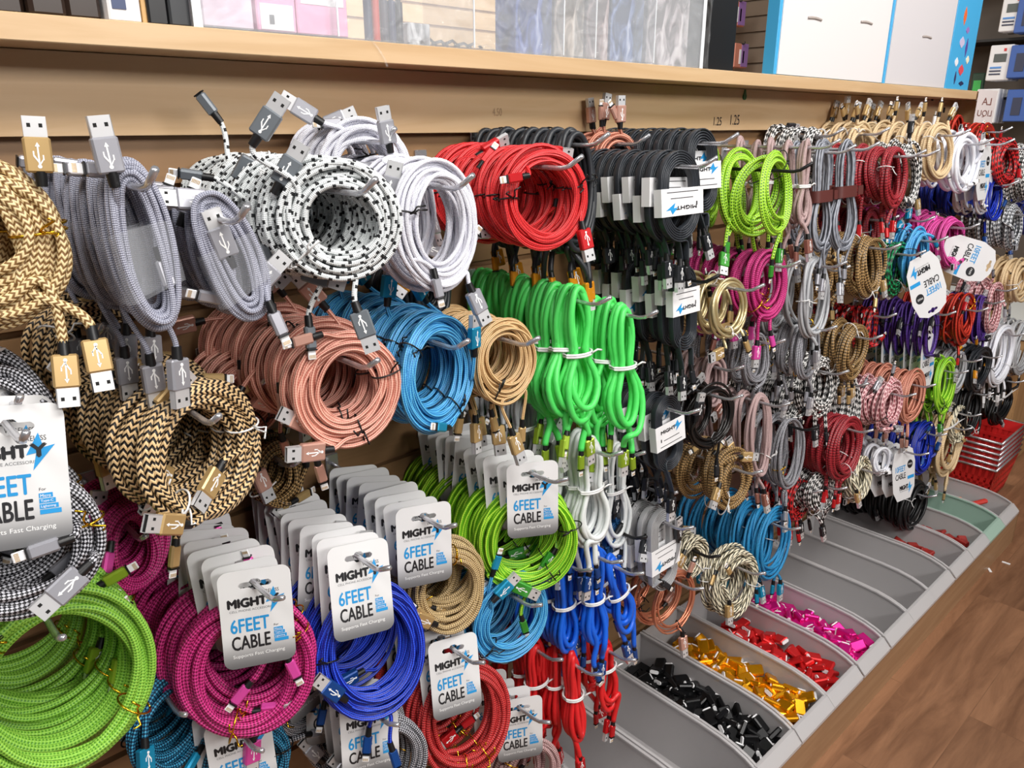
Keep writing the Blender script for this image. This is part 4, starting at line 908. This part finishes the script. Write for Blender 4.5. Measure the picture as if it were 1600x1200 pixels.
# ================================================================= SHELF TOP AND BEYOND
def shelf_x(u, Y=.10): return at(u, 60, Y)[0]
ZS = 1.5005
def upright(name, u0, u1, y0, y1, h, m, label, cat, bev=.002, Y=None):
    b = MB(); x0, x1 = shelf_x(u0, -y0), shelf_x(u1, -y0); b.box((0, 0, 0), (x1-x0, y1-y0, h), bev=bev)
    r = empty(name, (x0, y0, ZS)); b.obj('carton', m, r); return tag(r, label, cat), x1-x0
r, w_ = upright('speaker_box', 176, 226, -.085, -.03, .16, mat('white_carton', (232, 232, 236), .5), 'small white box with a dark blue window at the left end of the top shelf', 'box')
b = MB(); b.box((w_*.12, -.001, .012), (w_*.55, 0, .034)); b.obj('dark_window', mat('navy_print', (52, 66, 104), .3), r)
r, w_ = upright('cardboard_sheet', 227, 236, -.08, .02, .2, wood('cardboard', (214, 172, 112), (200, 156, 98)), 'tan cardboard sheet upright between the white box and black boxes', 'cardboard', .0005)
r, w_ = upright('black_box', 237, 268, -.085, .02, .2, mat('black_carton', (24, 24, 27), .35), 'left one of two black boxes beside the clear case', 'box')
r, w_ = upright('black_box', 270, 304, -.088, .02, .2, mat('charcoal_carton', (46, 48, 52), .4), 'right charcoal box touching the left end of the clear case', 'box')
b = MB(); rb = random.Random(3)
for i in range(9):
    x = -.10+i*.034; b.box((x, -.07+rb.uniform(-.01, .01), 0), (x+.033, .05, rb.uniform(.030, .06)), bev=.004)
r = empty('wrapped_package', (shelf_x(60), 0, ZS)); b.obj('dark_bundle', mat('dark_brown_wrap', (48, 36, 30), .3), r); tag(r, 'dark glossy wrapped packages lying at the left end of the top shelf', 'package')
film_m = bpy.data.materials.new('cling_film'); film_m.use_nodes = True; t_ = film_m.node_tree
for n_ in list(t_.nodes): t_.nodes.remove(n_)
fo = t_.nodes.new('ShaderNodeOutputMaterial'); fx_ = t_.nodes.new('ShaderNodeMixShader'); ft = t_.nodes.new('ShaderNodeBsdfTransparent'); fg = t_.nodes.new('ShaderNodeBsdfPrincipled')
fg.inputs['Base Color'].default_value = (.92, .93, .96, 1); fg.inputs['Roughness'].default_value = .16; fg.inputs['Specular IOR Level'].default_value = 1.0; fg.inputs['Coat Weight'].default_value = 1.0; fg.inputs['Coat Roughness'].default_value = .1
ftc = t_.nodes.new('ShaderNodeTexCoord'); fmp = t_.nodes.new('ShaderNodeMapping'); fmp.inputs['Scale'].default_value = (7, 7, 9); fmp.inputs['Rotation'].default_value = (0, .8, 0)
nz = t_.nodes.new('ShaderNodeTexNoise'); nz.inputs['Scale'].default_value = 1.6; nz.inputs['Detail'].default_value = 4; nz.inputs['Distortion'].default_value = 2.6; nz.noise_type = 'RIDGED_MULTIFRACTAL'
bp = t_.nodes.new('ShaderNodeBump'); bp.inputs['Strength'].default_value = 1.0; bp.inputs['Distance'].default_value = .03
fr2 = t_.nodes.new('ShaderNodeMapRange'); fr2.inputs[1].default_value = .9; fr2.inputs[2].default_value = 1.9; fr2.inputs[3].default_value = .07; fr2.inputs[4].default_value = .55
L_ = t_.links.new; L_(ftc.outputs['Object'], fmp.inputs[0]); L_(fmp.outputs[0], nz.inputs['Vector']); L_(nz.outputs[0], bp.inputs['Height']); L_(bp.outputs[0], fg.inputs['Normal']); L_(nz.outputs[0], fr2.inputs[0])
L_(fr2.outputs[0], fx_.inputs[0]); L_(ft.outputs[0], fx_.inputs[1]); L_(fg.outputs[0], fx_.inputs[2]); L_(fx_.outputs[0], fo.inputs[0])
# clear case
cx0, cx1 = shelf_x(308), shelf_x(1104); CW = cx1-cx0; CH = .30; CD = .24
r = empty('acrylic_case', (cx0, -.095, ZS)); tag(r, 'long clear plastic case wrapped in cling film on the top shelf', 'display case')
b = MB(); b.box((0, 0, 0), (CW, .002, CH)); b.obj('front_panel', acrylic, r)
b = MB(); b.box((0, CD-.002, 0), (CW, CD, CH)); b.obj('rear_panel', acrylic, r)
b = MB(); b.box((0, .002, 0), (CW, CD-.002, .003)); b.obj('base_panel', acrylic, r)
for x in (0, CW-.003): b = MB(); b.box((x, .002, .003), (x+.003, CD-.002, CH)); b.obj('side_panel', acrylic, r)
edge = mat('frosted_edge', (226, 230, 234), .3)
for u in (530, 742, 882, 932, 1024):
    x = shelf_x(u, .095)-cx0; b = MB(); b.box((x, .003, .003), (x+.0022, CD*.5, CH)); b.obj('divider', acrylic, r)
    b = MB(); b.box((x, .0018, .003), (x+.0022, .0032, CH)); b.obj('divider_edge', edge, r)
for x in (0, CW-.010): b = MB(); b.box((x, -.001, 0), (x+.010, 0, CH)); b.obj('corner_strip', edge, r)
nxg, nzg = 150, 24; V = []; F = []; rf = np.random.RandomState(4)
fr_ = [(rf.uniform(5, 90), rf.uniform(-60, 60), rf.uniform(0, 6.28), rf.uniform(.0003, .0016)) for _ in range(26)]
for j in range(nzg+1):
    for i in range(nxg+1):
        x = CW*i/nxg; z = CH*j/nzg; d = sum(a*abs(math.sin(fx*x+fz*z+p)) for fx, fz, p, a in fr_)
        V.append((x, -.004-d*.55, z))
for j in range(nzg):
    for i in range(nxg): a = j*(nxg+1)+i; F.append([a, a+1, a+nxg+2, a+nxg+1])
o = link('cling_film', make_mesh('cling_film', V, F, [film_m], None, None, True), r)
def inside(name, u0, u1, h, rgb, label, cat, y0=.02, y1=.10, n=1, rough=.5, kind='box'):
    x0, x1 = shelf_x(u0, .07), shelf_x(u1, .07)
    rr_ = empty(name, (x0, -.095+y0, ZS+.004)); b = MB(); W = x1-x0
    if kind == 'box': b.box((0, 0, 0), (W, y1-y0, h), bev=.0015)
    elif kind == 'cyl': b.cyl((W/2, W/2, 0), W/2, h*.85, n=18); b.cyl((W/2, W/2, h*.85), W*.3, h*.15, n=14)
    else:
        P = [(0, 0), (W, 0), (W*.96, h*.5), (W*1.02, h), (W*.1, h*.95), (W*.04, h*.45)]; b.prism(P, 'y', 0, .02)
    m = mat(name+label[:9], rgb, rough)
    if name == 'packet' and not m.get('mott'):
        m['mott'] = 1; N = NT(m); tc_ = N.n('ShaderNodeTexCoord'); mp_ = N.n('ShaderNodeMapping'); mp_.inputs['Scale'].default_value = (22, 10, 11); N.t.links.new(tc_.outputs['Object'], mp_.inputs[0])
        n_ = N.n('ShaderNodeTexNoise'); n_.inputs['Scale'].default_value = 1.5; n_.inputs['Detail'].default_value = 3; n_.inputs['Distortion'].default_value = 1.5; N.t.links.new(mp_.outputs[0], n_.inputs['Vector'])
        lt = tuple(min(255, c*.5+125) for c in rgb); dk = tuple(c*.55 for c in rgb)
        N.t.links.new(N.mix(N.ramp(n_.outputs[0], .36, .62), lin(dk), N.mix(N.ramp(n_.outputs[0], .5, .75), lin(rgb), lin(lt))), N.b.inputs['Base Color'])
    b.obj('body', m, rr_); tag(rr_, label, cat); return rr_, W
pinks = [(318, 396, .30, (226, 205, 222), 'lilac carton inside the clear case, leftmost'), (402, 462, .075, (240, 170, 205), 'pink carton in the clear case with a white lower half'), (464, 542, .085, (236, 178, 208), 'pink carton in the clear case with a white upper label')]
for i, (a, b0, h, c, l) in enumerate(pinks):
    rr_, W = inside('pink_carton', a, b0, h, c, l, 'carton')
    b = MB(); z = (.0, .03) if i == 1 else (.032, .066)
    if i: b.box((W*.08, -.0008, z[0]+.002), (W*.92, 0, z[1])); q = b.obj('white_label', whitep, rr_)
    if i: b = MB(); b.box((W*.3, -.0012, z[0]+.008), (W*.42, -.0008, z[0]+.018)); b.obj('barcode', printd, q)
for i, (u, c, nm) in enumerate([(571, (40, 48, 78), 'navy'), (583, (196, 60, 40), 'red'), (596, (70, 66, 80), 'grey'), (608, (44, 50, 84), 'dark blue'), (619, (40, 36, 44), 'black')]):
    inside('bottle', u, u+11, .058, c, '%s small bottle in the row inside the clear case' % nm, 'bottle', kind='cyl', rough=.3)
for i, (a, b0, h, c, l) in enumerate([(655, 690, .03, (222, 222, 226), 'low white packet inside the clear case beside the bottles'), (824, 880, .30, (92, 110, 178), 'blue packet behind film in the right half of the case'),
        (884, 930, .30, (206, 190, 176), 'pale cream packet behind film right of the blue packet'), (934, 968, .30, (170, 150, 150), 'mauve packet inside the right half of the case'), (972, 1022, .30, (120, 138, 184), 'slate blue packet near the right end of the case'),
        (1028, 1092, .26, (206, 196, 200), 'pale pink packet at the right end of the case')]):
    inside('packet', a, b0, h, c, l, 'packet', y0=.05, y1=.10, kind='box', rough=.4)
b = MB()
for i in range(7):
    u = 640+i*18; p = at(u, 78+i*1.2, .1035); q = at(u+26, 80+i*1.5, .1035)
    b.tube([(p[0], -.100-.001*(i % 3), ZS+.002), ((p[0]+q[0])/2, -.104, ZS+.006+.002*(i % 2)), (q[0], -.101, ZS+.001)], .0022, 5, sy=.4)
p = at(602, 92, .105); b.tube([(p[0]-.02, -.1, ZS+.002), (p[0]-.01, -.1045, ZS-.008), (p[0], -.105, ZS-.022), (p[0]+.003, -.105, ZS-.030)], .0016, 5)
b.obj('loose_film', film_m, r, (-cx0, .095, -ZS))
# black stand
r, w_ = upright('black_display_stand', 1108, 1150, -.06, .12, .45, mat('black_stand', (14, 15, 18), .45), 'tall black upright stand beside the right end of the clear case', 'stand')
# white cartons with hand slots
blue_c = mat('sky_blue_print', (70, 170, 222), .4); wcard = mat('white_board', (226, 222, 222), .45)
def carton(u0, u1, Y, slots_, label, yaw=0.0, wc=wcard, y1=.05, xoff=0.0):
    x0, x1 = shelf_x(u0, Y), shelf_x(u1, Y); W = x1-x0; r = empty('display_carton', (x0+xoff, -Y, ZS), (0, 0, yaw))
    b = MB(); b.box((0, 0, 0), (W, .028, .42), bev=.001); b.obj('carton_body', blue_c, r)
    b = MB(); b.box((.011, -.002, .001), (W-.008, 0, .419)); fp = b.obj('white_front', wc, r)
    for (fx, z) in slots_:
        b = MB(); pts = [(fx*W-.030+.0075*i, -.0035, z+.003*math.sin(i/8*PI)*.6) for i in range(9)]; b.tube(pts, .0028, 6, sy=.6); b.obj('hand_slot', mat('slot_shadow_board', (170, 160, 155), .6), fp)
    tag(r, label, 'carton'); return r, W
carton(1214, 1388, .098, [(.27, .118), (.74, .130)], 'large white carton with two hand slots and light blue edges on the shelf')
r2, W2 = carton(1389, 1488, .094, [(.55, .125)], 'narrower white carton with one hand slot, right of the larger carton', wc=mat('white_board_b', (210, 206, 209), .45))
x0, x1 = shelf_x(1489, .094), shelf_x(1526, .094); W = x1-x0
r = empty('printed_carton', (x0, -.094, ZS)); tag(r, 'bright blue printed carton at the right end of the top shelf', 'carton')
b = MB(); b.box((0, 0, 0), (W, .1, .42), bev=.001); b.obj('carton_body', blue_c, r)
rb = random.Random(8)
for i, (fx, z, rx, rz, c) in enumerate([(.35, .20, .012, .026, (230, 110, 60)), (.55, .165, .014, .010, (150, 120, 190)), (.4, .13, .020, .016, (200, 190, 220)), (.62, .118, .008, .026, (90, 70, 150)), (.3, .075, .014, .013, (235, 235, 240)), (.55, .055, .020, .016, (220, 80, 90)), (.65, .018, .020, .007, (40, 50, 90)), (.35, .032, .006, .018, (60, 60, 100)), (.75, .085, .012, .012, (240, 230, 200))]):
    b = MB(); n = 12; b.prism([(fx*W+rx*math.cos(2*PI*k/n), z+rz*math.sin(2*PI*k/n)*(.7 if k % 3 else 1)) for k in range(n)], 'y', -.0006*(1+i*.2), 0); b.obj('printed_picture', mat('print%d' % i, c, .4), r)
# hand-lettered paper sign at the end of the shelf
p0 = at(1531, 137, .108); p1 = at(1560, 137, .108); W = p1[0]-p0[0]
r = empty('paper_sign', (p0[0], -.108, 1.505)); tag(r, 'white paper sheet with brown hand lettering hanging at the end of the shelf', 'sign')
b = MB(); b.box((0, 0, -.14), (W, .0012, 0)); b.obj('sheet', mat('paper', (226, 214, 212), .6), r)
b = MB(); br_ = mat('brown_marker', (128, 76, 66), .6)
for s_, z, x in (('LA', -.045, .75), ('LIQU', -.083, .88), ('AL', -.125, .80)):
    add_text(b, s_, W*x, z, .022, -W*.5 if s_ != 'LIQU' else -W*.78, y=-.0008)
b.obj('lettering', br_, r)

# products on the far walls
def far_pack(name, c, w, h, d, body, label, group=None, parts=(), face='y', n=1, pitch=.03):
    """a row of cartons on one far peg, front one first"""
    for k in range(n):
        r = empty(name, (c[0]+(k*pitch if face == 'x' else 0), c[1]+(k*pitch if face == 'y' else 0), c[2]), (0, 0, 0 if face == 'y' else -PI/2))
        b = MB(); b.box((-w/2, 0, -h/2), (w/2, d, h/2), bev=.004); b.obj('carton', body, r)
        if k == 0:
            for (pn, x0, z0, x1, z1, m) in parts: b = MB(); b.box((x0*w, -.003, z0*h), (x1*w, 0, z1*h)); b.obj(pn, m, r)
        if k == 0 and face == 'y':
            hk = empty('display_hook', (c[0], 2.6, c[2]+h/2-.002)); b = MB(); b.tube([(0, 0, 0), (0, c[1]-2.6-.02, 0), (0, c[1]-2.62, .012)], .005, 6); b.obj('rod', blackwire, hk); tag(hk, 'black far wall peg of the '+' '.join(label.replace(',', '').replace(' hanging', '').replace(' on the far wall', '').split()[:9]), 'hook')
        tag(r, label if k == 0 else 'carton right behind the front one, '+' '.join(label.replace(',', '').replace(' hanging', '').split()[:10]), 'carton', group)
def far_at(u, v, y): d = RT*(u-800)+UP*(600-v)+FW*FPX; return CAM+d*((y-CAM[1])/d[1])
def far_atx(u, v, x): d = RT*(u-800)+UP*(600-v)+FW*FPX; return CAM+d*(x/d[0])
orange_b = mat('orange_print', (206, 130, 108), .5); purp = mat('purple_print', (150, 110, 170), .5)
for (u, v, l) in ((1154, 21, 'orange and purple carton hanging on the far wall, upper one'), (1158, 87, 'orange and purple carton hanging on the far wall, lower one')):
    p = far_at(u, v, 2.05); far_pack('earphone_carton', p, .16, .15, .04, orange_b, l, 'earphone cartons on the far wall', [('purple_panel', 0, -.45, .5, .5, purp), ('white_earphone', -.15, -.35, -.02, .25, whitep), ('white_earphone', .1, -.3, .2, .2, whitep)], n=5, pitch=.09)
teal_c = mat('teal_print', (110, 190, 165), .5)
for (u, v, c, l) in ((1212, 38, teal_c, 'teal card pack with a black microphone on the far wall'), (1207, 96, mat('pale_card', (205, 200, 196), .5), 'pale card pack with a black microphone on the far wall')):
    p = far_at(u, v, 2.1); far_pack('blister_pack', p, .15, .24, .03, c, l, None, [('black_microphone', -.3, -.4, .1, .1, blackp), ('white_header', -.45, .3, .45, .5, whitep)])
rack = mat('dark_rack', (88, 78, 70), .6)
ro = empty('product_rack', (4.95, .5, 0)); tag(ro, 'dark grey product rack standing beyond the right end of the gondola', 'rack')
b = MB(); b.box((0, -1.1, 0), (.05, 1.0, 2.4)); b.obj('back_board', rack, ro)
for z in (1.25, 1.52, 1.80, 2.08): b = MB(); b.box((-.25, -1.05, z), (0, .95, z+.012)); b.obj('shelf', blackp, ro)
scr = mat('window_grey', (92, 98, 96), .4); blt = mat('blue_line', (90, 150, 220), .5); dkt = mat('dark_line', (60, 66, 90), .5); redt = mat('red_logo', (215, 60, 60), .5)
for i, (u, v) in enumerate(((1583, 20), (1562, 98), (1540, 166))):
    p = far_atx(u, v, 4.62)
    far_pack('adapter_carton', p, .105, .165, .05, whitep, ['white carton with a grey window on the rack, topmost of three', 'white carton with a grey window on the rack, middle of three', 'white carton with a grey window on the rack, lowest of three'][i], 'white cartons on the rack',
             [('grey_window', -.28, .02, .25, .25, scr), ('blue_line', -.38, -.16, .1, -.11, blt), ('dark_line', -.38, -.25, .1, -.21, dkt), ('dark_line', -.38, -.34, .1, -.30, dkt), ('red_mark', .1, .32, .2, .4, redt)], face='x', n=3, pitch=.06)
bluecase = mat('blue_case', (70, 104, 178), .4)
for i, (u, v) in enumerate(((1606, 24), (1594, 96), (1588, 165))):
    p = far_atx(u, v, 4.60); far_pack('blue_case', p, .10, .15, .05, bluecase, 'blue case with a dark window on the rack, %s of three' % ('topmost', 'middle', 'lowest')[i], 'blue cases on the rack', [('dark_window', -.2, -.3, .2, .25, dkt)], face='x', n=2, pitch=.07)
p = far_atx(1531, 108, 4.69); p[2] = 1.532+.06; far_pack('green_card', p, .06, .12, .02, mat('dark_green_card', (30, 60, 44), .5), 'small dark card with a green leaf print on the rack', None, [('green_print', -.3, -.4, .3, .2, mat('bright_green_print', (60, 170, 80), .5))], face='x')
# low wooden counter, red baskets, cabinet
ct = empty('wooden_counter', (3.55, .1, 0)); tag(ct, 'low wooden counter with a pale top beyond the end of the gondola', 'counter')
wc = wood('counter_wood', (186, 148, 104), (168, 130, 88), (8, 8, 1.2))
b = MB(); b.box((0, -.34, 0), (.75, .55, .58)); b.obj('carcass', wc, ct)
for y in (-.335, -.12, .10, .32): b = MB(); b.box((-.012, y, .01), (0, y+.21, .575)); b.obj('board', wc, ct)
b = MB(); b.box((-.02, -.36, .58), (.78, .58, .615), bev=.002); b.obj('counter_top', mat('pale_counter', (212, 214, 210), .35), ct)
cb = empty('brown_cabinet', (4.45, -.45, 0)); tag(cb, 'dark reddish brown cabinet at the far right edge', 'cabinet')
b = MB(); b.box((0, -.5, 0), (.4, .5, .7), bev=.003); b.obj('carcass', mat('red_brown', (110, 50, 30), .5), cb); b = MB(); b.box((-.015, -.5, .30), (0, .5, .34)); b.obj('rail', mat('red_brown_edge', (150, 74, 44), .4), cb)
redp = mat('red_basket_plastic', (206, 40, 40), .35)
for k in range(6):
    z = .004+k*.022; r = empty('shopping_basket', (3.28, -.20, z)); s0 = .93
    b = MB(); W, L, Hh_, t = .15, .115, .16, .004
    A_ = [(-W*.80, -L*.80), (W*.80, -L*.80), (W*.80, L*.80), (-W*.80, L*.80)]; B_ = [(-W, -L), (W, -L), (W, L), (-W, L)]
    for i in range(4):
        j = (i+1) % 4
        for q in range(10):         # slotted side: uprights between solid bands
            f0, f1 = q/10, (q+.62)/10
            lo = lambda f, z_: [(A_[i][c]*(1-z_/Hh_)+B_[i][c]*z_/Hh_)*(1-f)+(A_[j][c]*(1-z_/Hh_)+B_[j][c]*z_/Hh_)*f for c in (0, 1)]
            P4 = [(*lo(f0, .0), .0), (*lo(f1, .0), .0), (*lo(f1, Hh_), Hh_), (*lo(f0, Hh_), Hh_)]
            c = [sum(p[a] for p in P4)/4 for a in (0, 1)]; n_ = math.hypot(*c); inn = (-c[0]/n_*t, -c[1]/n_*t)
            V = P4+[(p[0]+inn[0], p[1]+inn[1], p[2]) for p in P4]; b.add(V, [(0, 1, 2, 3), (7, 6, 5, 4), (0, 4, 5, 1), (1, 5, 6, 2), (2, 6, 7, 3), (3, 7, 4, 0)])
        for z0, z1 in ((0, .02), (.045, .058), (.085, .098), (.12, Hh_)):
            lo = lambda f, z_: [(A_[i][c]*(1-z_/Hh_)+B_[i][c]*z_/Hh_)*(1-f)+(A_[j][c]*(1-z_/Hh_)+B_[j][c]*z_/Hh_)*f for c in (0, 1)]
            P4 = [(*lo(0, z0), z0), (*lo(1, z0), z0), (*lo(1, z1), z1), (*lo(0, z1), z1)]
            c = [sum(p[a] for p in P4)/4 for a in (0, 1)]; n_ = math.hypot(*c); inn = (-c[0]/n_*t*1.3, -c[1]/n_*t*1.3)
            V = P4+[(p[0]+inn[0], p[1]+inn[1], p[2]) for p in P4]; b.add(V, [(0, 1, 2, 3), (7, 6, 5, 4), (0, 4, 5, 1), (1, 5, 6, 2), (2, 6, 7, 3), (3, 7, 4, 0)])
    b.box((-W*.8, -L*.8, 0), (W*.8, L*.8, .004)); b.obj('basket_body', redp, r)
    b = MB(); zz = Hh_+.002; pts = [(-W, -L, zz), (W, -L, zz), (W, L, zz), (-W, L, zz), (-W, -L, zz)]
    b.tube([tuple(np.array(pts[i])*(1-f)+np.array(pts[i+1])*f) for i in range(4) for f in (0, .5)]+[pts[4]], .0045, 8); b.obj('wire_handle', chrome, r)
    tag(r, 'red plastic shopping basket, %s in the stack on the floor' % ('bottom one', 'second from bottom', 'third from bottom', 'third from top', 'second from top', 'top one')[k], 'basket', 'stacked red baskets')
for i, (u, v) in enumerate(((1546, 891), (1572, 880), (1566, 740))):
    d = RT*(u-800)+UP*(600-v)+FW*FPX; p = CAM+d*(-1.4/d[2]); b = MB(); b.box((-.012, -.004, 0), (.012, .004, .002)); o = b.obj('paper_scrap', whitep, None, (p[0], p[1], 0.0)); o.rotation_euler = (0, 0, .6+i)
    tag(o, ['longer white paper scrap on the plank floor', 'short white paper scrap on the plank floor', 'white paper scrap beside the red baskets'][i], 'paper scrap')
print('coils', NCOIL)
#END
